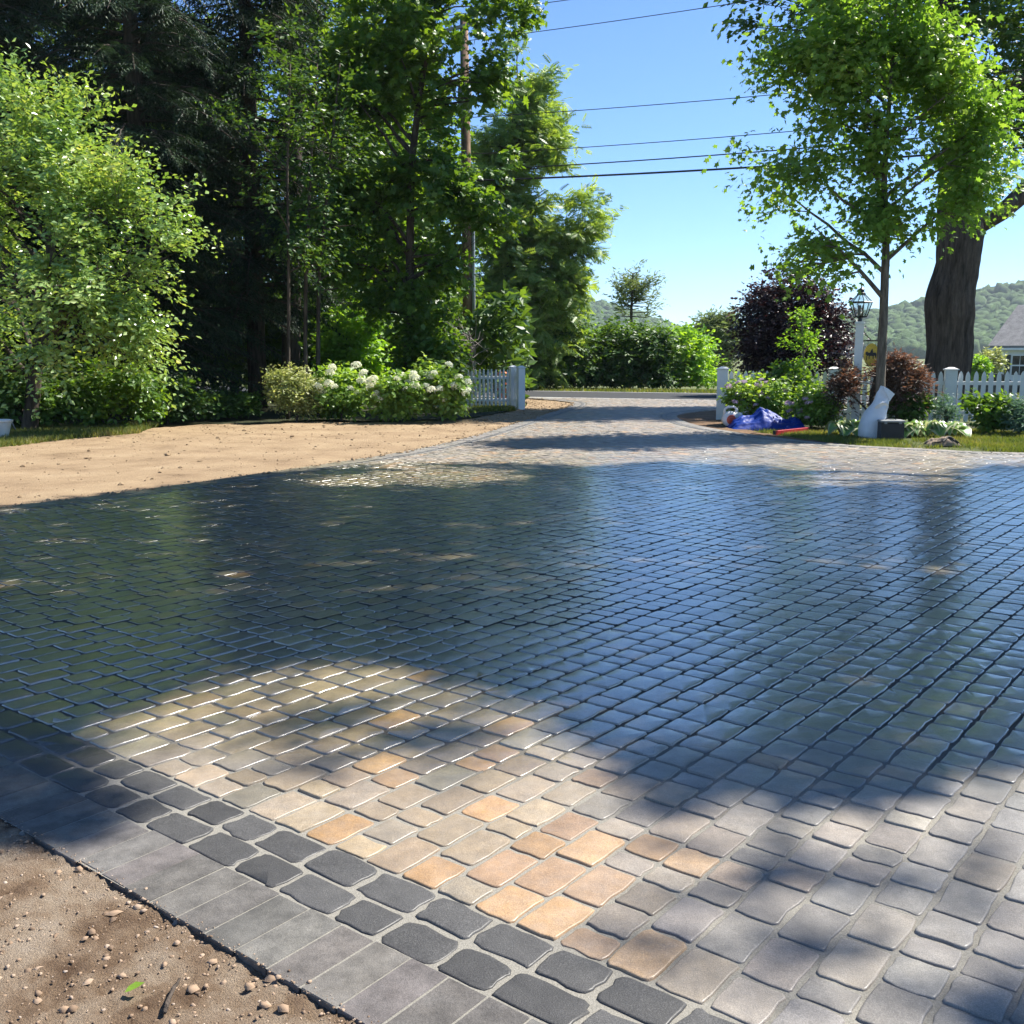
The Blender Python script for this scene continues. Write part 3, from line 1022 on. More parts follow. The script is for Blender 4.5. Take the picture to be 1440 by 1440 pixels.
# right: soil strip along the drive, mulch bed under the shrubs
Rs = resample(RIGHT[(RIGHT[:, 0] < 14)], 0.2)
Tn = nrm(np.gradient(Rs, axis=0))
Nn = np.stack([-Tn[:, 1], Tn[:, 0]], 1)
k_ = np.linspace(0, 1, len(Rs))
wid = np.where(Rs[:, 1] > 25.5, 1.3, np.interp(Rs[:, 1], [15.5, 17, 19, 22, 25.5], [0.22, 0.3, 0.55, 1.0, 1.3]))
wid *= 0.85 + 0.3 * fbm(np.arange(len(Rs)) * 0.35, np.zeros(len(Rs)), 3, 50)
out = Rs - Nn * 0 + np.where(True, 1, 1) * 0
side = np.stack([Tn[:, 1], -Tn[:, 0]], 1)


def rs_z(X, Y, t):
    return -0.024 + 0.03 * (fbm(X * 5, Y * 5, 3, 52) - 0.5) - 0.03 * np.clip((t - 0.8) / 0.2, 0, 1)


sel = Rs[:, 1] < 31
kind(strip_mesh('right_soil', Rs[sel], (Rs + side * wid[:, None])[sel], M['soil_dark'], 14, zf=rs_z), 'structure')
bedA = [ground(1015, 590), ground(1060, 601), ground(1130, 606), ground(1200, 603), ground(1300, 601), ground(1380, 603), ground(1470, 604), ground(1600, 604)]
bedB = [np.array([p[0] * 1.06 + 0.1, 24.9 - 0.35 * (p[0] - 5)]) for p in bedA]
kind(strip_mesh('planting_bed', resample(bedA, 0.3), resample(bedB, 0.3)[:len(resample(bedA, 0.3))] if len(resample(bedB, 0.3)) >= len(resample(bedA, 0.3)) else np.stack([np.interp(np.linspace(0, 1, len(resample(bedA, 0.3))), np.linspace(0, 1, len(resample(bedB, 0.3))), resample(bedB, 0.3)[:, k]) for k in (0, 1)], 1), M['litter'], 10, -0.035), 'structure')
ff = strip_mesh('forest_floor', [np.array([x, np.interp(x, [-45, -12, -6, -1, 0.5], [18, 21.3, 23.0, 25.2, 31])]) for x in np.linspace(-45, 0.2, 60)],
                [np.array([x, 37.0 - 0.42 * (x + 2.2) - 0.7]) for x in np.linspace(-45, 0.2, 60)], M['litter'], 30, zf=lambda X, Y, t: -0.045 + 0.05 * fbm(X * 1.5, Y * 1.5, 3, 61))
kind(ff, 'structure')

# ------------------------------------------------------------------ leaves and trees
TEMPL = {
    'oval': (np.array([(0, 0, 0), (0.5, 0.27, 0.07), (1, 0, -0.03), (0.5, -0.27, 0.07)]), np.array([(0, 2, 1), (0, 3, 2)])),
    'broad': (np.array([(0, 0, 0), (0.28, 0.27, 0.05), (0.66, 0.24, 0.03), (1, 0, -0.10), (0.66, -0.24, 0.03), (0.28, -0.27, 0.05), (0.45, 0, -0.02)]),
              np.array([(0, 6, 1), (1, 6, 2), (2, 6, 3), (3, 6, 4), (4, 6, 5), (5, 6, 0)])),
    'maple': (np.array([(0, 0, 0), (0.10, 0.42, -0.02), (0.34, 0.24, 0.05), (0.62, 0.50, -0.03), (0.66, 0.17, 0.05), (1.05, 0.0, -0.08),
                        (0.66, -0.17, 0.05), (0.62, -0.50, -0.03), (0.34, -0.24, 0.05), (0.10, -0.42, -0.02)]),
              np.array([(0, 2, 1), (0, 4, 2), (2, 4, 3), (0, 6, 4), (4, 6, 5), (0, 8, 6), (6, 8, 7), (0, 9, 8)])),
    'lance': (np.array([(0, 0, 0), (0.4, 0.13, 0.03), (1, 0, -0.08), (0.4, -0.13, 0.03)]), np.array([(0, 2, 1), (0, 3, 2)])),
}
# pinnate leaf: leaflets along a stalk;  hemlock spray: flat fan of needles twigs
pv_, pf_ = [], []
for k in range(6):
    x = 0.15 + 0.14 * k
    for s in (-1, 1):
        b = len(pv_)
        ln = 0.30 - 0.025 * abs(k - 2)
        pv_ += [(x + 0.07, 0, -0.12 * x * x), (x - 0.06, s * ln * 0.35, -0.12 * x * x - 0.01), (x + 0.12, s * ln, -0.14 * x * x - 0.07)]
        pf_ += [(b, b + 2, b + 1)] if s > 0 else [(b, b + 1, b + 2)]
TEMPL['pinnate'] = (np.array(pv_), np.array(pf_))
pv_, pf_ = [], []
for k in range(4):
    x = 0.05 + 0.22 * k
    for s in (-1, 1):
        b = len(pv_)
        ln = 0.36 - 0.06 * k
        pv_ += [(x, 0, -0.2 * x * x), (x + 0.09, s * 0.02, -0.2 * x * x), (x + ln * 0.75, s * ln * 0.8, -0.22 * x * x - 0.09)]
        pf_ += [(b, b + 1, b + 2)]
b = len(pv_)
pv_ += [(0, 0.02, 0), (0, -0.02, 0), (1.1, 0, -0.26)]
pf_ += [(b, b + 1, b + 2)]
TEMPL['spray'] = (np.array(pv_), np.array(pf_))


def leaf_arrays(P, D, N, S, templ):
    T, F = TEMPL[templ]
    X = nrm(D)
    Z = nrm(N - X * (N * X).sum(-1, keepdims=True))
    Y = np.cross(Z, X)
    n, k = len(P), len(T)
    V = P[:, None] + S[:, None, None] * (T[None, :, :1] * X[:, None] + T[None, :, 1:2] * Y[:, None] + T[None, :, 2:] * Z[:, None])
    return V.reshape(-1, 3), (F[None] + (np.arange(n) * k)[:, None, None]).reshape(-1, 3)


def rand_dirs(g, n):
    return nrm(g.normal(size=(n, 3)))


def twig_leaves(g, E, Dm, n_tw, n_lf, tl, spread=0.9, droop=0.15, up=0.15, jit=0.9, width=0.04, side=0.9):
    """E (c,3) clump bases, Dm (c,3) directions -> leaf positions, directions, normals"""
    c = len(E)
    td = nrm(Dm[:, None] + spread * g.normal(size=(c, n_tw, 3)) * np.array([1, 1, 0.7]) + np.array([0, 0, up]))
    ln = tl * g.uniform(0.45, 1.15, (c, n_tw))
    t = (np.arange(n_lf)[None, None] + g.uniform(0, 1, (c, n_tw, n_lf))) / n_lf * 0.9 + 0.1
    P = E[:, None, None] + td[:, :, None] * (ln[..., None] * t)[..., None]
    P[..., 2] -= droop * ln[..., None] * t ** 2
    P = P + g.normal(0, width, P.shape)
    sd = np.cross(td, np.array([0, 0, 1.0]))
    sd = nrm(sd)[:, :, None] * np.where(np.arange(n_lf) % 2 == 0, 1, -1)[None, None, :, None]
    D = nrm(td[:, :, None] * 0.7 + side * sd + 0.35 * g.normal(size=P.shape) + np.array([0, 0, -0.25]))
    tn = 0.75 * td * np.array([1, 1, 0.2]) + 0.55 * g.normal(size=td.shape)          # leaves of one twig lean alike
    N = nrm(np.array([0, 0, 0.85]) + tn[:, :, None] + 0.42 * jit * g.normal(size=P.shape))
    return P.reshape(-1, 3), D.reshape(-1, 3), N.reshape(-1, 3), td, ln


def in_ellipsoids(g, ells, n, power=0.42, gap=0.0, gseed=0, gscale=1.3):
    vol = np.array([np.prod(e[1]) for e in ells]) ** 0.8
    out = []
    while len(out) < n:
        k = g.choice(len(ells), p=vol / vol.sum())
        d = rand_dirs(g, 1)[0]
        r = g.random() ** power
        p = np.array(ells[k][0]) + d * r * np.array(ells[k][1])
        if gap and fbm(np.array([p[0] * gscale + p[2] * 0.37]), np.array([p[2] * gscale + p[1] * 0.51]), 2, gseed)[0] < gap:
            continue
        out.append(p)
    return np.array(out)


def polyline_pts(path, n=40):
    path = np.asarray(path, float)
    d = np.concatenate([[0], np.cumsum(np.linalg.norm(np.diff(path[:, :3], axis=0), axis=1))])
    s = np.linspace(0, d[-1], n)
    return np.stack([np.interp(s, d, path[:, k]) for k in range(path.shape[1])], 1)


def tree(name, label, cat, trunk, ells, leafmat, templ, leaf, n_cl, n_tw, n_lf, tl, barkmat, seed, n_limbs=9, power=0.42, gap=0.3, droop=0.15,
         up=0.15, spread=0.9, jit=0.9, sides=10, group=None, out_bias=1.0, twigs=True, tr_jit=0.03, width=0.04):
    """trunk [(x, y, z, r)] from the ground up"""
    g = np.random.default_rng(seed)
    trunk = np.asarray(trunk, float)
    base = trunk[0, :3].copy()
    root = thing(name, label, cat, tuple(base), group)
    tp = polyline_pts(trunk, 36)
    ends = in_ellipsoids(g, ells, n_cl, power, gap, seed)
    cen = np.mean([e[0] for e in ells], 0)
    mb = MB()
    wob = g.normal(0, 0.02, (len(tp), 3)) * np.linspace(0, 1, len(tp))[:, None] * tp[:, 3:4] * 4
    tube_pts = tp[:, :3] + wob
    if sides > 20:
        TP = polyline_pts(np.column_stack([tube_pts, tp[:, 3]]), 90)
        an = np.arange(64) * 2 * math.pi / 64
        zz2 = TP[:, 2:3]
        rid = np.abs(np.sin(an[None] * 11 + 2.2 * fbm(an[None] * 2 + 0 * zz2, zz2 * 0.5 + 0 * an[None], 3, 7) * 3)) * 0.13 + 0.07 * (fbm(np.cos(an)[None] * 1.6 + zz2 * 0.9, np.sin(an)[None] * 1.6 + zz2 * 0.4, 3, 9) - 0.5) * 2 + 0.05 * (fbm(an[None] * 9 + 0 * zz2, zz2 * 5 + 0 * an[None], 2, 10) - 0.5)
        rr_ = TP[:, 3:4] * (0.95 + rid)
        VV = np.stack([TP[:, :1] + np.cos(an)[None] * rr_, TP[:, 1:2] + np.sin(an)[None] * rr_, zz2 + 0 * rr_], -1).reshape(-1, 3) - base
        mb.add(VV, [(i_ * 64 + k_, i_ * 64 + (k_ + 1) % 64, i_ * 64 + 64 + (k_ + 1) % 64, i_ * 64 + 64 + k_) for i_ in range(89) for k_ in range(64)])
    else:
        mb.tube(tube_pts - base, tp[:, 3], sides, jitter=tr_jit)
    nodes = [tube_pts]
    nrad = [tp[:, 3]]
    li = g.choice(len(ends), min(n_limbs, len(ends)), replace=False)
    zlo = min(e[0][2] - e[1][2] for e in ells)
    for k in li:
        e = ends[k] * 0.85 + cen * 0.15
        hd = np.linalg.norm(e[:2] - tp[-1, :2])
        za = np.clip(e[2] - 0.75 * hd, tp[0, 2] + 0.35 * (max(zlo, tp[0, 2]) - tp[0, 2]), tp[-1, 2])
        a = np.abs(tube_pts[:, 2] - za).argmin()
        s = tube_pts[a]
        t = np.linspace(0, 1, 7)[:, None]
        mid = s * 0.45 + e * 0.55 + np.array([0, 0, 0.08 * hd])
        pl = (1 - t) ** 2 * s + 2 * t * (1 - t) * mid + t ** 2 * e + g.normal(0, 0.03, (7, 3)) * hd * 0.3
        pl[0] = s
        r0 = min(tp[a, 3] * 0.6, 0.05 + 0.012 * np.linalg.norm(e - s))
        rr = r0 * (1 - 0.8 * t[:, 0])
        mb.tube(pl - base, rr, 6, cap=False)
        nodes.append(pl[1:])
        nrad.append(rr[1:])
    nodes = np.concatenate(nodes)
    nrad = np.concatenate(nrad)
    Dm = np.empty_like(ends)
    for k, e in enumerate(ends):
        w = nodes - e
        d = np.linalg.norm(w, axis=1) + np.where(w[:, 2] > 0, 1.2 * w[:, 2], 0)
        j = d.argmin()
        s = nodes[j]
        Dm[k] = nrm(e - s + 1e-4) * 0.6 + nrm((e - cen) * np.array([1, 1, 0.6])) * out_bias
        if twigs and np.linalg.norm(e - s) > 0.15:
            m = (s + e) / 2 + g.normal(0, 0.06, 3) * np.linalg.norm(e - s)
            r = min(nrad[j] * 0.6, 0.035)
            mb.tube(np.array([s, m, e]) - base, [r, r * 0.7, r * 0.35], 4, cap=False)
    Dm = nrm(Dm)
    P, D, N, td, ln = twig_leaves(g, ends - Dm * tl * 0.35, Dm, n_tw, n_lf, tl, spread, droop, up, jit, width)
    keepz = P[:, 2] > base[2] + 0.12
    P, D, N = P[keepz], D[keepz], N[keepz]
    S = leaf * g.uniform(0.7, 1.25, len(P))
    V, F = leaf_arrays(P - base, D, N, S, templ)
    mb.build('trunk', barkmat, root, smooth=True)
    make_mesh('crown', V, F, leafmat, root)
    return root


def el(x, y, Y, rx, rz, ry=None, dY=0.0):
    """ellipsoid given by photo pixels (centre, radii in px) at depth Y"""
    s = Y / 1440
    c = at(x, y, Y + dY)
    return (c, (rx * s, (ry if ry else (rx + rz) / 2) * s, rz * s))


def trunk_px(pts, Y, z0=-0.05):
    """[(x, y, width px)] from the bottom up"""
    out = []
    for k, (x, y, w) in enumerate(pts):
        p = at(x, y, Y)
        if k == 0:
            p[2] = z0
        out.append((*p, w * Y / 1440 / 2))
    return out


def hemlock(label, x, y, h, rad, z_low, seed, trunk_r=0.22):
    g = np.random.default_rng(seed)
    root = thing('hemlock_tree', label, 'tree', (x, y, -0.05), 'dark conifers in the left wood')
    mb = MB()
    mb.tube([(0, 0, 0), (0.05, 0, h * 0.4), (0, 0.05, h * 0.75), (0, 0, h)], [trunk_r, trunk_r * 0.8, trunk_r * 0.45, 0.03], 9, jitter=0.04)
    PP, DD, NN, SS = [], [], [], []
    z = z_low
    while z < h - 0.3:
        f = (z - z_low) / (h - z_low)
        for _ in range(g.integers(3, 6)):
            a = g.uniform(0, 2 * math.pi)
            ln = rad * (1 - f) ** 0.75 * g.uniform(0.55, 1.12) + 0.3
            d = np.array([math.cos(a), math.sin(a), 0])
            m = max(3, int(ln / 0.30))
            t = np.linspace(0, 1, m + 1)
            pts = np.outer(t * ln, d)
            pts[:, 2] = z + 0.16 * ln * t - 0.42 * ln * t ** 2 + g.normal(0, 0.03, m + 1)
            mb.tube(pts, np.linspace(0.03 + 0.004 * ln, 0.006, m + 1), 4, cap=False)
            sdv = np.array([-d[1], d[0], 0])
            k = int(ln * 13)
            tt = g.uniform(0.12, 1.0, k)
            b = np.stack([np.interp(tt, t, pts[:, q]) for q in range(3)], 1)
            sg = np.where(np.arange(k) % 2 == 0, 1, -1)[:, None]
            dd = nrm(d * 0.75 + sdv * sg * g.uniform(0.2, 1.1, (k, 1)) + np.array([0, 0, -0.35]) + 0.25 * g.normal(size=(k, 3)))
            PP.append(b + dd * g.uniform(0, 0.25, (k, 1)))
            DD.append(dd)
            NN.append(nrm(np.array([0, 0, 1.0]) + 0.35 * g.normal(size=(k, 3))))
            SS.append(g.uniform(0.55, 0.98, k) * (0.6 + 0.5 * (1 - tt)))
        z += g.uniform(0.16, 0.30)
    V, F = leaf_arrays(np.concatenate(PP), np.concatenate(DD), np.concatenate(NN), np.concatenate(SS), 'spray')
    mb.build('trunk', M['bark'], root, smooth=True)
    make_mesh('crown', V, F, L['hemlock'], root)
    return root


# --- left wood
tree('crabapple_tree', 'large yellow-green leafy tree at the left edge of the photo beside the tan soil', 'tree',
     trunk_px([(40, 600, 22), (50, 520, 18), (70, 380, 13), (75, 200, 6)], 20.5),
     [el(20, 150, 20.5, 90, 78), el(100, 165, 20.5, 66, 55), el(-40, 230, 20.5, 100, 110), el(60, 270, 20, 120, 80), el(165, 250, 20.5, 62, 36), el(225, 292, 20.0, 66, 30), el(195, 340, 20, 80, 45), el(95, 390, 19.6, 115, 75),
      el(165, 430, 20, 88, 52), el(40, 480, 19.4, 110, 50), el(185, 485, 20.2, 50, 34), el(-120, 400, 20.5, 140, 170)],
     L['crab'], 'oval', 0.125, 520, 6, 13, 1.15, M['bark'], 101, n_limbs=26, gap=0.48, jit=0.9, spread=0.62, power=0.40, droop=0.28, up=0.3)
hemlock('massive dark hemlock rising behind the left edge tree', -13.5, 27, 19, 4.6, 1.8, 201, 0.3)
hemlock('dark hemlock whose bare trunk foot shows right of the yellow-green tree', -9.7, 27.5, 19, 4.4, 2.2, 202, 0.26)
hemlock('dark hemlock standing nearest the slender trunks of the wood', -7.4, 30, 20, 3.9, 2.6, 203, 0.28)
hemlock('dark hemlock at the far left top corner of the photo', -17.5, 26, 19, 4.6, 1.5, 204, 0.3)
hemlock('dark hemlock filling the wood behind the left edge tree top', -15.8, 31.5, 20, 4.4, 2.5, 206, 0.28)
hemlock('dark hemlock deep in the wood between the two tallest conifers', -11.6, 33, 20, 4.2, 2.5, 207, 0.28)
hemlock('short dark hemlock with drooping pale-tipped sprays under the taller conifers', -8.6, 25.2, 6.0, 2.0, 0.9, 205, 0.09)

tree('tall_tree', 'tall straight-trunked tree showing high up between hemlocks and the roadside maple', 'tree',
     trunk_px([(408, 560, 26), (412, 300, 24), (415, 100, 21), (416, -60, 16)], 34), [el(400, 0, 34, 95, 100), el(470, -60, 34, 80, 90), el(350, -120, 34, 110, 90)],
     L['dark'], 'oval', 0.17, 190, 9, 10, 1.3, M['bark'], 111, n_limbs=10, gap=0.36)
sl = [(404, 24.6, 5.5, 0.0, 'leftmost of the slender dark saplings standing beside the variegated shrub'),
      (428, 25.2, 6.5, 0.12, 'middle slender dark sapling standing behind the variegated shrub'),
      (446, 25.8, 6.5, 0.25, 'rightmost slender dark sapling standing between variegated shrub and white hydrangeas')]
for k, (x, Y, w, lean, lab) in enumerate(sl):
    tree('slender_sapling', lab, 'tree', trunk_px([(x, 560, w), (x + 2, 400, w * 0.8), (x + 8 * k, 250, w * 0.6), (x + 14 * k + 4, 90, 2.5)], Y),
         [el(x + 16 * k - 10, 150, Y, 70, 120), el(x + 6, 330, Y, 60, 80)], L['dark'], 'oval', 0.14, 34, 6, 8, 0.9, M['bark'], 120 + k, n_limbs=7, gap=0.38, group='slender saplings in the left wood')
tree('roadside_maple', 'tall green maple with a dark trunk beside the utility pole and white hydrangeas', 'tree',
     trunk_px([(572, 560, 15), (576, 400, 12), (578, 230, 10), (592, 120, 8), (612, 20, 5)], 28.5),
     [el(560, 50, 28.5, 100, 100), el(705, 25, 28.5, 50, 55), el(625, -20, 28.5, 60, 50), el(500, 130, 29, 70, 90), el(695, 130, 28.5, 40, 40), el(690, 215, 28, 36, 30), el(700, 300, 28, 40, 30), el(622, 150, 28.5, 26, 40), el(560, 260, 28.5, 90, 70), el(640, 280, 28, 60, 55), el(560, 390, 28.5, 80, 60), el(480, 330, 29, 60, 80), el(635, 380, 28.3, 32, 32)],
     L['maple'], 'maple', 0.18, 330, 8, 9, 0.95, M['bark'], 130, n_limbs=22, gap=0.36, jit=0.9, power=0.45)
# background trees of the wood
bgs = [(40, 42, 250, 200, 'dark', 'broad dark tree at the back of the wood behind the left edge hemlock', 0),
       (200, 46, 260, 190, 'dark', 'green tree glimpsed deep in the wood behind the hemlock trunks', 0),
       (330, 43, 330, 120, 'maple', 'sunlit green tree glimpsed through the wood left of the slender saplings', 120),
       (500, 41, 300, 110, 'maple', 'leafy green tree at the back of the wood behind the slender saplings', 90),
       (590, 43, 330, 90, 'maple', 'leafy green tree behind the roadside maple trunk', 90)]
for k, (x, Y, cyp, rx, lm, lab, sh) in enumerate(bgs):
    tree('woodland_tree', lab, 'tree', trunk_px([(x, 560, 14), (x + 6, 300, 10), (x, 60, 5)], Y), [el(x, cyp, Y, rx, 190), el(x - 40, cyp - 160, Y, rx * 0.8, 130), el(x + 30, cyp + 130, Y, rx * 0.8, 80)],
         L[lm], 'oval', 0.31, 300, 8, 9, 1.35, M['bark'], 140 + k, n_limbs=10, gap=0.30, group='trees at the back of the left wood', twigs=False)


def bush(name, label, x, ytop, ybase, Y, halfw, leafmat, templ, leaf, n_cl, n_tw, n_lf, tl, seed, cat='shrub', group=None, gap=0.25, lumps=4, barkmat=None, **kw):
    """shrub from its photo box: stems from one foot, leafy clumps"""
    g = np.random.default_rng(seed)
    s = Y / 1440
    foot = at(x, ybase, Y)
    foot[2] = -0.05
    top = at(x, ytop, Y)[2]
    H = top - foot[2]
    w = halfw * s
    ells = [((foot[0], Y, foot[2] + H * 0.52), (w * 0.82, w * 0.75, H * 0.44))]
    for q_ in (-0.6, 0.0, 0.6) if lumps > 5 else ():
        ells.append(((foot[0] + q_ * w, Y - 0.5 * w, foot[2] + H * 0.24), (w * 0.5, w * 0.35, H * 0.24)))
    for _ in range(lumps):
        a = g.uniform(0, 6.28)
        ells.append(((foot[0] + math.cos(a) * w * 0.5, Y + math.sin(a) * w * 0.5, foot[2] + H * g.uniform(0.4, 0.7)), (w * 0.45, w * 0.45, H * g.uniform(0.22, 0.32))))
    return tree(name, label, cat, [(foot[0], Y, foot[2], 0.03), (foot[0] + 0.03, Y, foot[2] + H * 0.25, 0.028), (foot[0], Y, foot[2] + H * 0.45, 0.015)], ells,
                leafmat, templ, leaf, n_cl, n_tw, n_lf, tl, barkmat or M['bark'], seed, n_limbs=9, gap=gap, sides=6, group=group, **kw)


bush('understory_shrub', 'low green shrub in shade under the left edge tree', 150, 500, 596, 21.6, 95, L['maple'], 'broad', 0.13, 110, 7, 7, 0.5, 301, group='understory shrubs at the foot of the wood')
bush('understory_shrub', 'dark leafy shrub at the photo left edge behind the white tub', 25, 505, 600, 20.9, 70, L['dark'], 'broad', 0.13, 70, 7, 7, 0.5, 302, group='understory shrubs at the foot of the wood')
bush('understory_shrub', 'dark shrub in deep shade below the hemlock trunks', 235, 525, 592, 23.0, 70, L['dark'], 'broad', 0.12, 80, 7, 7, 0.5, 303, group='understory shrubs at the foot of the wood')
bush('understory_shrub', 'dim low plant in shade left of the variegated shrub', 320, 548, 588, 24.6, 55, L['dark'], 'broad', 0.11, 60, 6, 7, 0.4, 304, group='understory shrubs at the foot of the wood')
bush('sunlit_shrub', 'vivid green sunlit shrub behind the white hydrangeas by the slender saplings', 500, 425, 560, 30, 62, L['bright'], 'broad', 0.17, 110, 7, 7, 0.7, 305)
bush('sunlit_shrub', 'green shrub around the foot of the roadside maple', 600, 420, 560, 28.5, 60, L['maple'], 'broad', 0.16, 100, 7, 7, 0.7, 306)
bush('variegated_shrub', 'pale cream and green variegated shrub at the back edge of the tan soil', 417, 508, 592, 23.6, 40, L['varieg'], 'oval', 0.085, 120, 8, 8, 0.38, 310, jit=0.8)


def flower_heads(root, n, Y, cx, cy_, rx, ry, r, mat, seed, front=0.55, flat=1.0):
    """rounded heads made of many little florets, each head its own part"""
    g = np.random.default_rng(seed)
    base = np.array(root.location)
    protos = []
    for k in range(3):
        d = rand_dirs(g, 150)
        d[:, 2] = np.abs(d[:, 2]) * 0.9 - 0.25
        P = d * r * np.array([1, 1, flat]) * g.uniform(0.8, 1.05, (150, 1))
        D = nrm(np.cross(d, rand_dirs(g, 150)))
        V, F = leaf_arrays(P, D, nrm(d + 0.3 * g.normal(size=d.shape)), np.full(150, r * 0.42), 'oval')
        protos.append((V, F))
    me = None
    meshes = []
    for V, F in protos:
        o = make_mesh('flower_head', V, F, mat)
        meshes.append(o)
    for k in range(n):
        src = meshes[k % 3]
        o = src if k < 3 else src.copy()
        if k >= 3:
            COL.objects.link(o)
        a = g.uniform(-1, 1)
        p = at(cx + a * rx, cy_ + g.uniform(-1, 1) * ry * math.sqrt(max(0.15, 1 - a * a)), Y - g.uniform(0.2, 1) * front)
        o.parent = root
        o.location = tuple(p - base)
        o.rotation_euler = (g.uniform(-0.4, 0.4), g.uniform(-0.4, 0.4), g.uniform(0, 6))
        sc_ = g.uniform(0.75, 1.2)
        o.scale = (sc_, sc_, sc_)


hw = [(480, 512, 594, 24.2, 48, 'white hydrangea bush with few high blooms beside the variegated shrub', 12, 300, 535, 36, 30),
      (562, 520, 596, 23.6, 52, 'white hydrangea bush in the middle of the row on the soil edge', 20, 320, 547, 46, 26),
      (622, 508, 592, 24.0, 46, 'white hydrangea bush with the most blooms beside the left picket fence', 26, 340, 540, 36, 30)]
for k, (x, yt, yb, Y, w, lab, nf, sd, fy, frx, fry) in enumerate(hw):
    o = bush('white_hydrangea', lab, x, yt, yb, Y, w, L['hydr'], 'broad', 0.13, 95, 7, 7, 0.42, sd, group='white hydrangeas by the left fence', gap=0.22)
    flower_heads(o, nf, Y, x, fy, frx, fry, 0.105, M['flower_white'], sd + 5, front=0.75)

# undergrowth that closes the wood at the back: one mass
g = np.random.default_rng(390)
nU = 26000
ux = g.uniform(-34, 0.5, nU)
uy = 34.5 + g.uniform(-1.5, 4.5, nU) - 0.25 * (ux + 2)
hh = 1.3 + 3.4 * fbm(ux * 0.45, uy * 0.3, 3, 391) + 1.0 * (ux < -6)
uz = hh * np.sqrt(g.random(nU))
V, F = leaf_arrays(np.column_stack([ux, uy, uz]), rand_dirs(g, nU) * np.array([1, 1, 0.5]), nrm(np.array([0, -0.3, 1.0]) + 0.9 * g.normal(size=(nU, 3))), g.uniform(0.28, 0.55, nU), 'oval')
kind(make_mesh('undergrowth', V, F, L['dark']), 'stuff', 'dark leafy undergrowth closing the back of the wood')

# dead grey branch against the pole
o = MB()
g = np.random.default_rng(77)
b = at(668, 545, 31.5)
b[2] = 0
for k in range(26):
    e = at(g.uniform(615, 698), g.uniform(425, 500), 31.5 + g.uniform(-0.6, 0.6))
    s = b + (at(660, 470, 31.5) - b) * g.uniform(0.6, 1.0)
    m = (s + e) / 2 + g.normal(0, 0.12, 3)
    o.tube([s, m, e], [0.014, 0.009, 0.004], 4, cap=False)
o.tube([b, b * 0.5 + at(660, 480, 31.5) * 0.5 + np.array([0.05, 0, 0]), at(660, 465, 31.5)], [0.04, 0.03, 0.015], 6)
tag(o.build('dead_branch', M['dead']), 'tangle of bare grey dead twigs in front of the utility pole', 'dead branch')

# --- beyond the road
tree('ash_tree', 'tall tree with feathery compound leaves right of the utility pole against the sky', 'tree',
     trunk_px([(705, 545, 26), (712, 400, 20), (718, 250, 13), (728, 110, 6)], 48, -0.3),
     [el(740, 115, 48, 46, 52), el(735, 210, 48, 66, 55), el(690, 270, 48, 50, 80), el(735, 330, 48, 72, 58), el(800, 335, 48, 46, 34), el(778, 195, 48, 30, 42), el(822, 298, 48, 38, 22), el(790, 390, 48, 52, 40), el(730, 430, 48, 90, 62), el(760, 500, 48, 62, 40), el(680, 480, 48, 50, 60)],
     L['walnut'], 'pinnate', 0.52, 390, 7, 7, 1.35, M['bark'], 150, n_limbs=20, gap=0.36, droop=0.05, jit=1.0, power=0.45, up=0.25)
bush('roadside_thicket', 'dark green thicket under the ash tree across the road', 762, 432, 551, 50, 80, L['dark'], 'oval', 0.26, 260, 8, 9, 1.25, 401, gap=0.43, lumps=8, power=0.40,  group='thicket bushes across the road')
bush('roadside_thicket', 'green thicket bush left of the dark rounded bush across the road', 836, 466, 551, 52, 62, L['bright'], 'oval', 0.24, 260, 8, 9, 1.25, 402, gap=0.43, lumps=8, power=0.40,  group='thicket bushes across the road')
bush('roadside_thicket', 'dark rounded bush in the middle of the thicket across the road', 890, 448, 551, 49.8, 66, L['dark'], 'oval', 0.24, 230, 8, 9, 1.25, 403, gap=0.43, lumps=8, power=0.40,  group='thicket bushes across the road')
bush('roadside_thicket', 'bright yellow-green bush at the right end of the thicket', 952, 458, 551, 51, 58, L['bright'], 'oval', 0.26, 240, 8, 9, 1.25, 404, gap=0.43, lumps=8, power=0.40,  group='thicket bushes across the road')
tree('spindly_tree', 'spindly pale tree poking up above the thicket across the road', 'tree', trunk_px([(885, 540, 6), (888, 440, 4), (890, 385, 2)], 58, -0.8),
     [el(870, 425, 58, 18, 40), el(893, 408, 58, 16, 36), el(918, 425, 58, 18, 30)], L['willow'], 'lance', 0.3, 46, 6, 8, 1.3, M['bark'], 410, n_limbs=9, up=1.4, spread=0.45, gap=0.2)
bush('willow', 'pale grey-green willow behind the thicket beside the copper beech', 1003, 432, 540, 62, 44, L['willow'], 'lance', 0.36, 170, 8, 8, 1.3, 411, cat='tree')
bush('yellow_bush', 'small yellow-green tree beside the white house', 1390, 492, 532, 66, 22, L['varieg'], 'oval', 0.25, 60, 7, 7, 0.8, 412, cat='tree')
bush('yellow_bush', 'low yellow-green bush behind the picket fence right of the huge trunk', 1372, 505, 532, 60, 16, L['bright'], 'oval', 0.25, 40, 7, 7, 0.7, 413, cat='tree')
tree('copper_beech', 'dark purple copper beech behind the right picket fence', 'tree', trunk_px([(1112, 545, 12), (1112, 470, 9), (1112, 390, 4)], 40, -0.1),
     [el(1110, 430, 40, 62, 55), el(1075, 470, 40, 50, 55), el(1160, 465, 40, 46, 52), el(1115, 500, 40, 85, 40)], L['beech'], 'oval', 0.17, 330, 8, 10, 1.0, M['bark'], 420, n_limbs=14, gap=0.25, up=0.35)

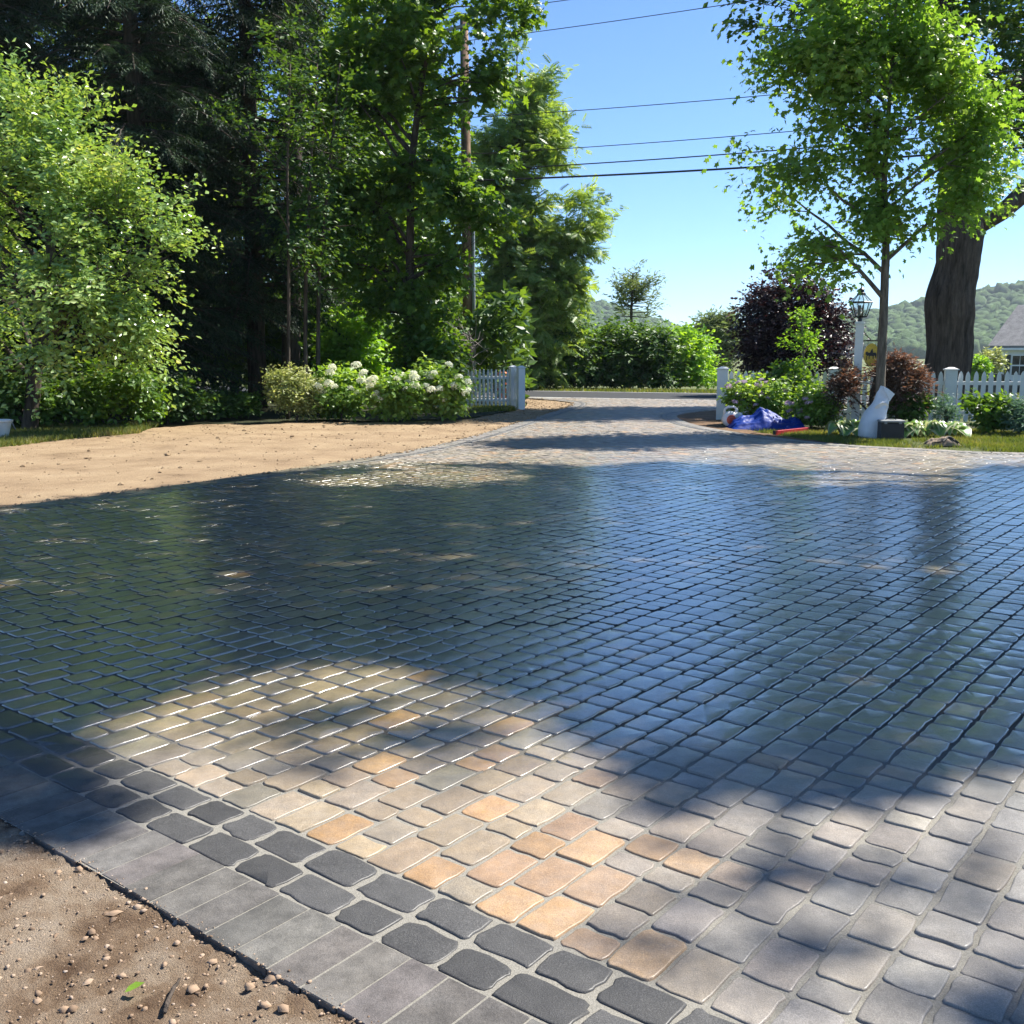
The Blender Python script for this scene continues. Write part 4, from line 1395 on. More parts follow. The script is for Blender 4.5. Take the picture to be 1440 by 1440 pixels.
# --- right garden
tree('old_maple', 'huge old maple with a thick furrowed trunk behind the right picket fence', 'tree',
     [(12.2, 29, -0.1, 0.86), (12.17, 29, 0.35, 0.66), (12.2, 29, 1.0, 0.58), (12.25, 29, 1.9, 0.56), (12.17, 29, 2.75, 0.62), (12.15, 29, 3.2, 0.60), (12.3, 29, 3.9, 0.54), (12.35, 29, 4.6, 0.56), (12.35, 29.1, 5.4, 0.58), (12.3, 29.4, 7.5, 0.40), (12.0, 30, 10, 0.25), (11.8, 30.5, 13, 0.12)],
     [((9.7, 31.5, 11.9), (3.3, 3.0, 2.6)), ((9.2, 31.5, 15.0), (3.0, 3.0, 2.4)), ((15.5, 32, 11.0), (4.2, 3.4, 3.6)), ((13, 32.5, 15.5), (4.5, 3.6, 3.2)), ((18.5, 31.5, 8.6), (2.8, 2.8, 2.0))],
     L['dark'], 'oval', 0.23, 620, 8, 9, 1.1, M['bark_old'], 430, n_limbs=16, gap=0.24, sides=22, tr_jit=0.05)
mb = MB()
p0 = np.array([12.75, 29, 5.0])
mb.tube(np.array([p0, (13.4, 28.9, 5.35), (14.2, 28.8, 6.0), (15.2, 28.8, 6.6), (16.5, 29, 7.6)]) - np.array([12.2, 29, -0.1]), [0.26, 0.2, 0.17, 0.14, 0.08], 10, jitter=0.04)
old = bpy.data.objects['old_maple']
mb.build('limb', M['bark_old'], old, smooth=True)

YM = 20.6
tree('young_maple', 'young maple with fresh green leaves and thin grey trunk behind the white sack', 'tree',
     trunk_px([(1237, 605, 16), (1238, 540, 13), (1242, 450, 12), (1246, 350, 10), (1243, 250, 8), (1252, 120, 5), (1262, -20, 2.5)], YM),
     [el(1180, 70, YM, 105, 75, 90), el(1050, 95, YM, 55, 34, 50), el(1090, 170, YM, 75, 48, 70), el(1310, 90, YM, 90, 60, 95), el(1375, 165, YM, 62, 42, 70), el(1130, 250, YM, 88, 45, 80), el(1350, 262, YM, 78, 48, 80),
      el(1085, 350, YM, 66, 30, 60), el(1165, 365, YM, 60, 26, 55), el(1235, 190, YM, 80, 55, 80), el(1250, 300, YM, 80, 40, 70), el(1310, 312, YM, 55, 26, 50), el(1345, 215, YM, 62, 40, 70), el(1290, -30, YM, 80, 45, 80), el(1180, -40, YM, 60, 40, 60)],
     L['young'], 'maple', 0.125, 440, 6, 8, 0.95, M['bark_young'], 440, n_limbs=34, gap=0.42, jit=0.9, power=0.5, droop=0.2, spread=1.05, width=0.09, out_bias=0.6)
mb = MB()
bush('green_shrub', 'deep green leafy shrub between the lilac hydrangeas and the picket fence', 1105, 507, 580, 23.6, 50, L['maple'], 'broad', 0.11, 90, 7, 7, 0.36, 450)
tree('thin_sapling', 'thin bright sapling standing in front of the copper beech', 'tree', trunk_px([(1128, 570, 4), (1130, 500, 3), (1126, 435, 1.5)], 23.9),
     [el(1128, 450, 23.9, 16, 22), el(1145, 478, 23.9, 16, 14), el(1112, 480, 23.9, 16, 16), el(1130, 510, 23.9, 16, 14)], L['bright'], 'oval', 0.085, 34, 5, 6, 0.28, M['bark_young'], 451, n_limbs=6, gap=0.1)
for k, (x, yt, yb, Y, w, lab, nf, sd) in enumerate([(1064, 527, 592, 22.8, 50, 'lilac hydrangea bush behind the blue tarp beside the fence post', 24, 461),
                                                   (1140, 546, 602, 22.0, 38, 'smaller lilac hydrangea bush right of the blue tarp', 14, 462)]):
    o = bush('lilac_hydrangea', lab, x, yt, yb, Y, w, L['hydr'], 'broad', 0.105, 85, 7, 7, 0.34, sd, group='lilac hydrangeas in the right garden', gap=0.2)
    flower_heads(o, nf, Y, x, yt + 24, w * 0.85, 22, 0.075, M['flower_pink'], sd + 5, front=0.6, flat=0.45)
YJ = 21.6
tree('japanese_maple', 'low weeping crimson-brown japanese maple around the lamp post foot', 'tree', trunk_px([(1232, 600, 7), (1225, 560, 6), (1232, 525, 4)], YJ),
     [el(1212, 520, YJ, 40, 16), el(1265, 508, YJ, 34, 16), el(1190, 540, YJ, 26, 18), el(1250, 540, YJ, 45, 20), el(1290, 525, YJ, 14, 14)], L['jmaple'], 'lance', 0.12, 120, 8, 9, 0.5, M['bark'], 470, n_limbs=10, droop=0.9, gap=0.36, up=0.1)
bush('peony_plant', 'leafy green peony clump in front of the right picket fence', 1388, 553, 602, 20.6, 34, L['maple'], 'broad', 0.12, 60, 7, 6, 0.3, 480, cat='plant')
bush('peony_plant', 'deep green clump behind the hostas right of the white sack', 1275, 543, 590, 21.6, 30, L['dark'], 'broad', 0.12, 50, 7, 6, 0.3, 481, cat='plant')
bush('lavender_clump', 'blue-green fine-leaved clump at the right edge in front of the fence', 1432, 560, 604, 20.2, 30, L['blue'], 'lance', 0.10, 60, 8, 7, 0.28, 482, cat='plant')
bush('lavender_clump', 'sparse grey-green plant against the fence post behind the hostas', 1330, 548, 580, 22.2, 18, L['blue'], 'lance', 0.10, 22, 6, 6, 0.28, 483, cat='plant')


def hosta(label, x, y, Y, w, h, n, seed):
    g = np.random.default_rng(seed)
    base = at(x, y, Y)
    base[2] = -0.03
    root = thing('hosta', label, 'plant', tuple(base), 'hostas in front of the right fence')
    t = np.linspace(0, 1, 7)
    prof = np.array([0.08, 0.62, 0.95, 1.0, 0.82, 0.45, 0.0]) * 0.5
    src = []
    for v in range(3):
        hgt = g.uniform(0.85, 1.15)
        def blade(sc, dz):
            V, F = [], []
            for k in range(7):
                xx = t[k]
                zz_ = 0.55 * hgt * math.sin(xx * 2.1) * 0.75 - 0.35 * xx * xx
                V += [(xx, prof[k] * 0.98 * sc, zz_ + 0.10 * prof[k] + dz), (xx, 0, zz_ - 0.02 + dz), (xx, -prof[k] * 0.98 * sc, zz_ + 0.10 * prof[k] + dz)]
            for k in range(6):
                a = 3 * k
                F += [(a, a + 1, a + 4, a + 3), (a + 1, a + 2, a + 5, a + 4)]
            return np.array(V), np.array(F)
        Vo, Fo = blade(1.0, 0.0)
        Vi, Fi = blade(0.66, 0.012)
        src.append((Vo, Fo, Vi, Fi))
    meshes = []
    for k in range(n):
        v = k % 3
        a = 2 * math.pi * k * 0.381966 + g.uniform(-0.2, 0.2)
        Vo, Fo, Vi, Fi = src[v]
        if k < 3:
            o = make_mesh('leaf', np.concatenate([Vo, Vi]), np.concatenate([Fo, Fi + len(Vo)]), L['hosta_edge'], root, True)
            o.data.materials.append(L['hosta'])
            mi = np.zeros(len(Fo) + len(Fi), np.int32)
            mi[len(Fo):] = 1
            o.data.polygons.foreach_set('material_index', mi)
            meshes.append(o)
        else:
            o = meshes[v].copy()
            COL.objects.link(o)
            o.parent = root
        f = k / n
        s = w * (0.55 + 0.5 * f) * g.uniform(0.8, 1.15)
        o.scale = (s, s * 0.95, s * (2.3 - 1.2 * f) * h / w * 1.2)
        o.location = (0.03 * math.cos(a), 0.03 * math.sin(a), 0.02)
        o.rotation_euler = (g.uniform(-0.25, 0.25), 0.15 * (1 - f) * -1 + 0.15 * f, a)


hosta('white-edged hosta clump left of the white sack', 1192, 601, 19.9, 0.42, 0.42, 30, 501)
hosta('white-edged hosta clump directly right of the white sack', 1272, 602, 19.9, 0.42, 0.42, 30, 502)
hosta('white-edged hosta clump farthest right before the peony', 1330, 603, 19.8, 0.46, 0.44, 32, 503)
hosta('small white-edged hosta clump between two larger hostas', 1300, 600, 20.6, 0.32, 0.40, 24, 504)

# unseen trees added at right; crown clumps laid back sunward from the wanted shadows
MASK_PX = [(-420, 770), (0, 712), (180, 690), (350, 668), (520, 655), (640, 650), (760, 655), (850, 650), (960, 652), (1085, 658), (1110, 668), (1075, 690), (1150, 686), (1230, 676), (1320, 667), (1440, 652),
           (1750, 648), (1750, 1040), (1440, 1062), (1330, 1095), (1210, 1130), (1100, 1122), (1000, 1140), (940, 1150), (890, 1110), (850, 1060), (800, 1010), (740, 985), (650, 960), (560, 925), (420, 930), (300, 955), (180, 985),
           (110, 1020), (90, 1060), (150, 1100), (200, 1130), (150, 1160), (60, 1190), (0, 1180), (-420, 1150)]
HOLES_PX = [[(640, 655), (700, 658), (770, 668), (740, 678), (640, 682), (610, 676)], [(325, 762), (380, 754), (430, 756), (400, 770), (340, 772)], [(680, 815), (720, 806), (750, 812), (720, 826)]]
SPOTS_PX = [[(900, 1180), (1440, 1130), (1520, 1440), (900, 1440)], [(330, 1030), (420, 1000), (560, 985), (700, 1010), (760, 1060), (700, 1110), (560, 1120), (420, 1090)], [(960, 1215), (1080, 1190), (1130, 1215), (1060, 1250), (980, 1250)],
            [(1060, 1330), (1140, 1290), (1230, 1330), (1130, 1370)], [(1180, 1235), (1290, 1200), (1380, 1215), (1300, 1270)], [(1380, 1400), (1470, 1340), (1560, 1500), (1400, 1480)], [(830, 1330), (930, 1300), (980, 1340), (900, 1380)]]


def inpoly(P, poly):
    poly = np.asarray(poly)
    r = np.zeros(len(P), bool)
    j = len(poly) - 1
    for i in range(len(poly)):
        xi, yi = poly[i]
        xj, yj = poly[j]
        c = ((yi > P[:, 1]) != (yj > P[:, 1])) & (P[:, 0] < (xj - xi) * (P[:, 1] - yi) / (yj - yi + 1e-12) + xi)
        r ^= c
        j = i
    return r


g = np.random.default_rng(600)
gp = lambda pl: np.array([ground(*p) for p in pl])
mk = gp(MASK_PX)
lo, hi = mk.min(0), mk.max(0)
Q = g.uniform(lo, hi, (26000, 2))
Q = Q[inpoly(Q, mk)]
for h in HOLES_PX:
    Q = Q[~inpoly(Q, gp(h))]
Q = Q[(Q[:, 1] < 11.8) | (Q[:, 0] < -2.6) | (fbm(Q[:, 0] * 0.8, Q[:, 1] * 0.5, 3, 77) > 0.43)]
Q = Q[:5000]
qn = g.uniform((-4.5, 2.6), (4.5, 6.2), (9000, 2))
Q = np.concatenate([Q, qn[inpoly(qn, mk)][:2600]])
sp = []
for h, nn_ in zip(SPOTS_PX, (13, 30, 3, 2, 3, 10, 2)):
    hp = gp(h)
    q = g.uniform(hp.min(0), hp.max(0), (600, 2))
    sp.append(q[inpoly(q, hp)][:nn_])
Q = np.concatenate([Q] + sp)
SC = np.clip((np.hypot(Q[:, 0], Q[:, 1]) - 2.0) / 6.0, 0.3, 1.0)
H = np.clip(g.normal(13.0, 1.5, len(Q)), 10.2, 17)
KS = SUN[:2] / SUN[2]
E3 = np.column_stack([Q + KS * H[:, None], H])
TR = [((10.6, 8.6), 'tall unseen tree added right of the camera nearest the drive corner, crown shaped to shade the drive'), ((15.0, 14.5), 'tall unseen tree added on the lawn edge right of the frame, crown shaped to shade the drive'), ((15.5, 6.5), 'tall unseen tree added farther right beyond the frame, crown shaped to shade the drive')]
tp_ = np.array([t[0] for t in TR])
cent = np.array([(8.2, 10.5), (11.5, 16.0), (14.0, 9.0)])
own = np.linalg.norm(E3[:, None, :2] - cent[None], axis=-1).argmin(1)
for k, ((tx, ty), lab) in enumerate(TR):
    root = thing('added_shade_tree', lab, 'tree', (tx, ty, -0.05), 'added shade trees right of the frame')
    e = E3[own == k] - np.array([tx, ty, -0.05])
    mb = MB()
    hub = np.array([(e[:, 0].mean()) * 0.5, e[:, 1].mean() * 0.5, 8.5])
    mb.tube([(0, 0, 0), (0.05, 0.02, 1.0), (0.1, 0.05, 4), hub * np.array([0.7, 0.7, 0.8]), hub], [0.5, 0.38, 0.33, 0.28, 0.22], 14, jitter=0.04)
    li = g.choice(len(e), 16, replace=False)
    nodes = [hub[None]]
    for j in li:
        a = hub
        b_ = e[j] - np.array([0, 0, 0.5])
        t = np.linspace(0, 1, 7)[:, None]
        pl = a * (1 - t) + b_ * t + np.array([0, 0, 0.8]) * (t * (1 - t)) + g.normal(0, 0.08, (7, 3))
        mb.tube(pl, np.linspace(0.16, 0.03, 7), 6, cap=False)
        nodes.append(pl[1:])
    nodes = np.concatenate(nodes)
    for j in range(0, len(e), 7):
        s = nodes[np.linalg.norm(nodes - e[j], axis=1).argmin()]
        mb.tube([s, e[j]], [0.03, 0.008], 4, cap=False)
    sc8 = np.repeat(SC[own == k], 8)
    P = np.repeat(e, 8, 0) + g.normal(0, 0.16, (len(e) * 8, 3)) * sc8[:, None]
    V, F = leaf_arrays(P, rand_dirs(g, len(P)) * np.array([1, 1, 0.4]), nrm(np.array([0, 0, 1.0]) + 0.7 * g.normal(size=P.shape)), g.uniform(0.15, 0.26, len(P)) * np.clip(sc8, 0.55, 1) * 1.1, 'oval')
    mb.build('trunk', M['bark'], root, smooth=True)
    make_mesh('crown', V, F, L['maple'], root)

# ------------------------------------------------------------------ grass
g = np.random.default_rng(700)


def grass(name, label, P, hgt, seed, wid=0.006, parent=None):
    g = np.random.default_rng(seed)
    n = len(P)
    a = g.uniform(0, 6.28, n)
    h = hgt * g.uniform(0.5, 1.2, n)
    w = np.stack([np.cos(a), np.sin(a), np.zeros(n)], 1) * (wid * g.uniform(0.7, 1.4, n))[:, None]
    tip = P + np.column_stack([g.normal(0, 0.4, (n, 2)) * h[:, None], h])
    V = np.stack([P - w, P + w, tip], 1).reshape(-1, 3)
    return kind(make_mesh(name, V, np.arange(3 * n).reshape(-1, 3), L['grass']), 'stuff', label)


pl = gp([(1015, 596), (1060, 606), (1140, 617), (1230, 627), (1330, 628), (1440, 632), (1600, 634), (1600, 600), (1440, 602), (1300, 602), (1200, 602), (1100, 603), (1040, 592)])
Q = g.uniform(pl.min(0), pl.max(0), (130000, 2))
Q = Q[inpoly(Q, pl)]
keep = fbm(Q[:, 0] * 2.2, Q[:, 1] * 2.2, 3, 71) + 0.25 * (g.random(len(Q)) - 0.5) > 0.46
Q = Q[keep]
grass('lawn_grass', 'short patchy lawn grass between the drive and the right planting bed', np.column_stack([Q, np.full(len(Q), -0.055)]), 0.075, 701, 0.007)
pl = gp([(-250, 612), (0, 604), (90, 601), (170, 598), (225, 597), (195, 609), (70, 620), (0, 628), (-250, 642)])
Q = g.uniform(pl.min(0), pl.max(0), (60000, 2))
Q = Q[inpoly(Q, pl)]
grass('grass_strip', 'strip of sunlit green grass behind the tan soil at left', np.column_stack([Q, np.full(len(Q), -0.03)]), 0.13, 702, 0.010)
pl = gp([(660, 580), (725, 576), (720, 572), (665, 573)])
Q = g.uniform(pl.min(0), pl.max(0), (9000, 2))
Q = Q[inpoly(Q, pl)]
grass('fence_grass', 'green grass along the foot of the left picket fence', np.column_stack([Q, np.full(len(Q), -0.03)]), 0.12, 703, 0.010)
Q = np.column_stack([g.uniform(-14, 26, 32000), g.uniform(0, 1, 32000) ** 1.3])
xx = ROAD_P[0] + ROAD_DIR[0] * Q[:, 0] + ROAD_N[0] * (7.4 + Q[:, 1] * 10)
yy = ROAD_P[1] + ROAD_DIR[1] * Q[:, 0] + ROAD_N[1] * (7.4 + Q[:, 1] * 10)
grass('verge_grass', 'mown grass verge on the far side of the road', np.column_stack([xx, yy, terrain(xx, yy)]), 0.12, 704, 0.02)

# ------------------------------------------------------------------ fences


def picket_mesh(w, h, t):
    mb = MB()
    ol = [(-w / 2, 0), (w / 2, 0), (w / 2, h - 0.15), (w * 0.46, h - 0.10), (w * 0.30, h - 0.045), (0, h), (-w * 0.30, h - 0.045), (-w * 0.46, h - 0.10), (-w / 2, h - 0.15)]
    mb.prism(ol, (0, -t / 2, 0), (1, 0, 0), (0, 0, 1), (0, t, 0))
    return mb


def fence(label, P, step, pw, ph, posts, post_h, post_w, rails, z0=0.06):
    """P: list of ground points (one per post)"""
    P = [np.asarray(p, float) for p in P]
    root = thing('picket_fence', label, 'fence', (*P[0], -0.05))
    b = np.array([*P[0], -0.05])
    proto = None
    pproto = None
    for k, p in enumerate(P):
        dvec = nrm((P[k + 1] - p) if k + 1 < len(P) else (p - P[k - 1]))
        rz = math.atan2(dvec[1], dvec[0])
        if k in posts:
            if pproto is None:
                mb = MB()
                mb.box((0, 0, post_h / 2), (post_w, post_w, post_h), bevel=0.004)
                pproto = mb.build('post', M['white'], root)
                mb = MB()
                mb.box((0, 0, post_h + 0.016), (post_w + 0.05, post_w + 0.05, 0.028), bevel=0.004)
                mb.box((0, 0, post_h + 0.05), (post_w + 0.012, post_w + 0.012, 0.04), taper=0.35)
                cp = mb.build('post_cap', M['white'], pproto)
                o = pproto
            else:
                o = pproto.copy()
                COL.objects.link(o)
                o.parent = root
                c2 = cp.copy()
                COL.objects.link(c2)
                c2.parent = o
            o.location = (p[0] - b[0], p[1] - b[1], 0)
            o.rotation_euler = (0, 0, rz)
        if k + 1 < len(P):
            q = P[k + 1]
            ln = np.linalg.norm(q - p)
            for zr in rails:
                mb = MB()
                mb.box((0, 0, 0), (ln - post_w - 0.006, 0.036, 0.085), bevel=0.004)
                o = mb.build('rail', M['white'], root)
                m = (p + q) / 2 - b[:2] + np.array([-dvec[1], dvec[0]]) * 0.030
                o.location = (m[0], m[1], zr)
                o.rotation_euler = (0, 0, rz)
            npk = max(1, int((ln - post_w) / step))
            for i in range(npk):
                t = (post_w / 2 + (ln - post_w) * (i + 0.5) / npk) / ln
                c = p * (1 - t) + q * t - b[:2]
                if proto is None:
                    o = proto = picket_mesh(pw, ph - z0, 0.02).build('picket', M['white'], root)
                else:
                    o = proto.copy()
                    COL.objects.link(o)
                    o.parent = root
                o.location = (c[0], c[1], z0 + rng.normal(0, 0.004))
                o.rotation_euler = (0, rng.normal(0, 0.006), rz)
    return root


F0 = np.array([5.05, 24.75])
fd = nrm(np.array([1, -0.24]))
fence('white picket fence behind the garden at right from gate post to photo edge', [F0 + fd * 2.55 * k for k in range(5)], 0.163, 0.098, 1.20, range(5), 1.22, 0.25, (0.26, 0.93))
fence('short white picket fence left of the drive mouth beside the hydrangeas', [np.array([-3.2, 30.0]), np.array([-1.55, 29.9]), np.array([0.03, 29.8]), np.array([0.25, 29.05])], 0.112, 0.070, 1.17, (0, 2, 3), 1.20, 0.19, (0.28, 0.92))

# ------------------------------------------------------------------ lamp post and sign
lp = at(1207, 500, 22.0)
lx, ly = lp[0], 22.0
lr = R(-18)
root = thing('lamp_post', 'white square lamp post with black glazed lantern behind the red-leaved maple', 'lamp post', (lx, ly, -0.05))
mb = MB()
mb.box((0, 0, 1.1), (0.165, 0.165, 2.2), rz=lr, bevel=0.006)
mb.build('post', M['white'], root)
mb = MB()
mb.box((0, 0, 2.215), (0.215, 0.215, 0.03), rz=lr, bevel=0.006)
mb.box((0, 0, 2.245), (0.18, 0.18, 0.03), rz=lr)
mb.build('post_cap', M['white'], root)
mb = MB()
mb.lathe([(0.045, 2.26), (0.04, 2.33), (0.075, 2.34), (0.075, 2.36)], (0, 0, 0), 12)
mb.build('lantern_neck', M['black'], root)
zb, zm, zt, zc_ = 2.36, 2.66, 2.82, 2.86
rb, rm_, rt = 0.135, 0.235, 0.075
SQ = lambda r, z, a: np.array([r * math.cos(a), r * math.sin(a), z])
angs = [lr + R(45 + 60 * k) for k in range(6)]
fr = MB()
for k in range(6):
    a, a2 = angs[k], angs[(k + 1) % 6]
    fr.tube([SQ(rb, zb, a), SQ(rm_, zm, a)], 0.011, 4)
    fr.tube([SQ(rm_, zm, a), SQ(rt, zt, a)], 0.010, 4)
    fr.tube([SQ(rm_, zm, a), SQ(rm_, zm, a2)], 0.013, 4)
    fr.tube([SQ(rb, zb, a), SQ(rb, zb, a2)], 0.013, 4)
fr.build('lantern_frame', M['black'], root)
for k in range(6):
    a, a2 = angs[k], angs[(k + 1) % 6]
    for (r0, z0_, r1, z1_) in ((rb, zb, rm_, zm), (rm_, zm, rt, zt)):
        quad = np.array([SQ(r0 * 0.985, z0_, a), SQ(r0 * 0.985, z0_, a2), SQ(r1 * 0.985, z1_, a2), SQ(r1 * 0.985, z1_, a)])
        nrmv = nrm(np.cross(quad[1] - quad[0], quad[3] - quad[0]))
        m2 = MB()
        m2.add(np.concatenate([quad, quad - nrmv * 0.004]), [(0, 1, 2, 3), (7, 6, 5, 4), (0, 4, 5, 1), (1, 5, 6, 2), (2, 6, 7, 3), (3, 7, 4, 0)])
        m2.build('pane', M['glass'], root)
mb = MB()
mb.lathe([(0.095, zt - 0.005), (0.085, zt + 0.03), (0.06, zt + 0.045), (0.055, zt + 0.10), (0.07, zt + 0.105), (0.03, zt + 0.135), (0.012, zt + 0.15), (0.018, zt + 0.165), (0.004, zt + 0.18)], (0, 0, 0), 12)
mb.build('lantern_cap', M['black'], root)
mb = MB()
for k in range(3):
    a = k * 2.094
    mb.lathe([(0.014, zb), (0.014, zb + 0.16), (0.02, zb + 0.17), (0.022, zb + 0.21), (0.004, zb + 0.25)], (0.05 * math.cos(a), 0.05 * math.sin(a), 0), 8)
mb.build('candle_bulbs', M['candle'], root)
mb = MB()
cs, sn = math.cos(lr), math.sin(lr)
dx = np.array([cs, sn, 0])
mb.tube([dx * 0.08 + (0, 0, 1.86), dx * 0.42 + (0, 0, 1.86)], 0.014, 8)
mb.tube([dx * 0.08 + (0, 0, 2.06), dx * 0.16 + (0, 0, 1.95), dx * 0.24 + (0, 0, 1.88)], 0.010, 6)
mb.lathe([(0.004, -0.03), (0.022, -0.01), (0.022, 0.01), (0.004, 0.03)], dx * 0.42 + (0, 0, 1.86), 8)
mb.build('sign_bracket', M['black'], root)
sroot = thing('hanging_sign', 'yellow oval sign with dark emblem hanging from the lamp post bracket', 'sign', (lx + dx[0] * 0.26, ly + dx[1] * 0.26, 1.81))
ov = [(0.155 * math.cos(a) * 0.98, -0.30 + 0.245 * math.sin(a)) for a in np.linspace(0, 2 * math.pi, 28, endpoint=False)]
nb = np.array([sn, -cs, 0])          # towards the camera
mb = MB()
mb.prism(ov, nb * 0.012, dx, (0, 0, 1), -nb * 0.024)
mb.build('board', M['yellow'], sroot)
mb = MB()
horse = [(-0.12, -0.25), (-0.09, -0.22), (-0.065, -0.245), (-0.03, -0.25), (0.0, -0.18), (0.02, -0.17), (0.035, -0.25), (0.08, -0.245), (0.105, -0.28), (0.10, -0.35), (0.085, -0.36), (0.07, -0.31), (0.05, -0.32), (0.045, -0.38),
         (0.03, -0.38), (0.025, -0.32), (-0.03, -0.32), (-0.035, -0.38), (-0.05, -0.38), (-0.055, -0.31), (-0.08, -0.32), (-0.085, -0.41), (-0.10, -0.41), (-0.095, -0.30), (-0.115, -0.29)]
for s in (1,):
    mb.prism(horse, nb * 0.0165, dx, (0, 0, 1), -nb * 0.004)
mb.build('emblem', M['sign_dark'], sroot)
mb = MB()
for q in (-0.08, 0.08):
    mb.tube([dx * q + (0, 0, 0.04), dx * q + (0, 0, -0.10)], 0.006, 5)
mb.build('hanger', M['black'], sroot)

# ------------------------------------------------------------------ utility pole and wires
PX_, PYD = at(659, 500, 34)[0], 34.0
root = thing('utility_pole', 'brown wooden utility pole rising among the trees left of the drive', 'utility pole', (PX_, PYD, -0.1))
mb = MB()
mb.tube([(0, 0, 0), (-0.03, 0, 6), (-0.08, 0, 12.1)], [0.185, 0.165, 0.125], 16)
mb.build('pole', M['pole_wood'], root, smooth=True)
mb = MB()
ad = np.array([0.80, -0.60, 0]) * 1.15
ctr = np.array([-0.08, -0.16, 11.75])
mb.tube([ctr - ad, ctr + ad], 0.065, 4, phase=math.pi / 4)
mb.build('crossarm', M['arm_wood'], root)
for q in (-0.95, -0.45, 0.45, 0.95):
    mb = MB()
    c = ctr + ad * q
    mb.lathe([(0.02, 0.0), (0.02, 0.10), (0.05, 0.11), (0.055, 0.17), (0.03, 0.20)], c + np.array([0, 0, 0.045]), 8)
    mb.build('insulator', M['ceramic'], root)
mb = MB()
tc = np.array([-0.05, -0.42, 9.05])
mb.lathe([(0.21, 0.0), (0.22, 0.03), (0.22, 0.78), (0.20, 0.84), (0.05, 0.88)], tc, 16)
tr_ = mb.build('transformer', M['galv'], root, smooth=False)
mb = MB()
mb.lathe([(0.03, 0), (0.05, 0.03), (0.03, 0.07), (0.05, 0.10), (0.03, 0.14), (0.04, 0.3)], tc + np.array([-0.02, 0, 0.85]), 8)
mb.build('bushing', M['ceramic'], tr_)
mb = MB()
mb.tube([(-0.12, -0.1, 10.0), (-0.35, -0.2, 10.0)], 0.02, 6)
mb.lathe([(0.03, -0.22), (0.07, -0.18), (0.05, -0.12), (0.075, -0.08), (0.075, 0.10), (0.04, 0.14)], (-0.4, -0.2, 10.0), 8)
mb.build('lightning_arrester', M['ceramic'], root)
mb = MB()
mb.tube([(0.19, -0.1, 0.05), (0.17, -0.1, 6.6)], 0.055, 8)
mb.build('cable_riser', M['galv'], root)

WD = ROAD_DIR
wires = [(700, 13, 1050, -37, 0.012, 'topmost thin power line crossing the sky'), (730, 48, 1050, 2, 0.012, 'second power line from the top crossing the sky'),
         (805, 156, 1010, 140, 0.012, 'third power line from the top crossing the sky'), (810, 208, 1015, 193, 0.012, 'thin utility line above the two thick cables'),
         (800, 232, 1060, 214, 0.018, 'upper of the two thick cables above the drive'), (720, 252, 1045, 236, 0.030, 'lowest and thickest black cable above the drive')]
for (x0, y0, x1, y1, r, lab) in wires:
    pts = []
    for x, y in ((x0, y0), (x1, y1)):
        k = (x - 720) / 1440 / (_c + 0 * _s)
        # point on the wire line seen at image x (vertical plane through the pole along the road)
        a = np.array([x - 720, 1440 * _c + (720 - y) * _s])
        a = a / a[1]
        # P0 + t WD = s a
        Mx = np.array([[a[0], -WD[0]], [1.0, -WD[1]]])
        s_, t_w = np.linalg.solve(Mx, np.array([PX_, PYD]))
        pts.append((t_w, at(x, y, s_)[2]))
    (ta, za), (tb_, zb_) = pts
    # parabola through both points hung between poles 46 m apart with little sag
    sag = 0.0016
    sl_ = (zb_ - za) / (tb_ - ta) - sag * (ta + tb_)
    f = lambda t: za + sl_ * (t - ta) + sag * (t * t - ta * ta)
    tt = np.linspace(-0.4, 46, 40)
    P3 = np.array([(PX_ + WD[0] * t, PYD + WD[1] * t, f(t)) for t in tt])
    t2 = np.linspace(-40, -0.4, 24)
    z0_ = f(-0.4)
    P4 = np.array([(PX_ + WD[0] * t, PYD + WD[1] * t, z0_ + 0.0016 * (t + 0.4) * (t + 40) ) for t in t2])
    mb = MB()
    mb.tube(np.concatenate([P4[:-1], P3]), r, 5, cap=False)
    tag(mb.build('power_line', M['wire']), lab, 'cable', 'overhead lines along the road')

# ------------------------------------------------------------------ house
hp = at(1397, 500, 74)
HR = R(-33)
root = thing('white_house', 'white clapboard house with grey roof at the right edge behind the fence', 'house', (hp[0], 74, -1.25))
root.rotation_euler = (0, 0, HR)
WH = 3.42
mb = MB()
mb.box((7.0, 3.6, WH / 2), (14, 7.2, WH))
mb.build('wall', M['siding'], root)
bd = MB()
bd.box((7.0, -0.012, 0.065), (14.0, 0.02, 0.125))
proto = bd.build('clapboard', M['siding'], root)
for k in range(1, 27):
    o = proto.copy()
    COL.objects.link(o)
    o.parent = root
    o.location = (0, 0, 0.127 * k)
    o.rotation_euler = (0, 0, 0)
mb = MB()
mb.box((0.06, -0.03, WH / 2), (0.14, 0.06, WH))
mb.build('corner_board', M['siding'], root)
rf = MB()
e, zr, ze = 0.35, WH + 3.0, WH + 0.02
rv = np.array([(-e, -e, ze), (14 + e, -e, ze), (14 + e, 7.2 + e, ze), (-e, 7.2 + e, ze), (0.9, 3.6, zr), (13.1, 3.6, zr)])
rf.add(np.concatenate([rv, rv - np.array([0, 0, 0.16])]), [(0, 1, 5, 4), (1, 2, 5), (2, 3, 4, 5), (3, 0, 4), (0, 6, 7, 1), (1, 7, 8, 2), (2, 8, 9, 3), (3, 9, 6, 0), (6, 9, 8, 7)])
roof = rf.build('roof', M['shingle'], root)
mb = MB()
n_r = nrm(np.array([0, -(zr - ze), 3.6 + e]))
pu_ = nrm(np.array([0, 3.6 + e, zr - ze]))
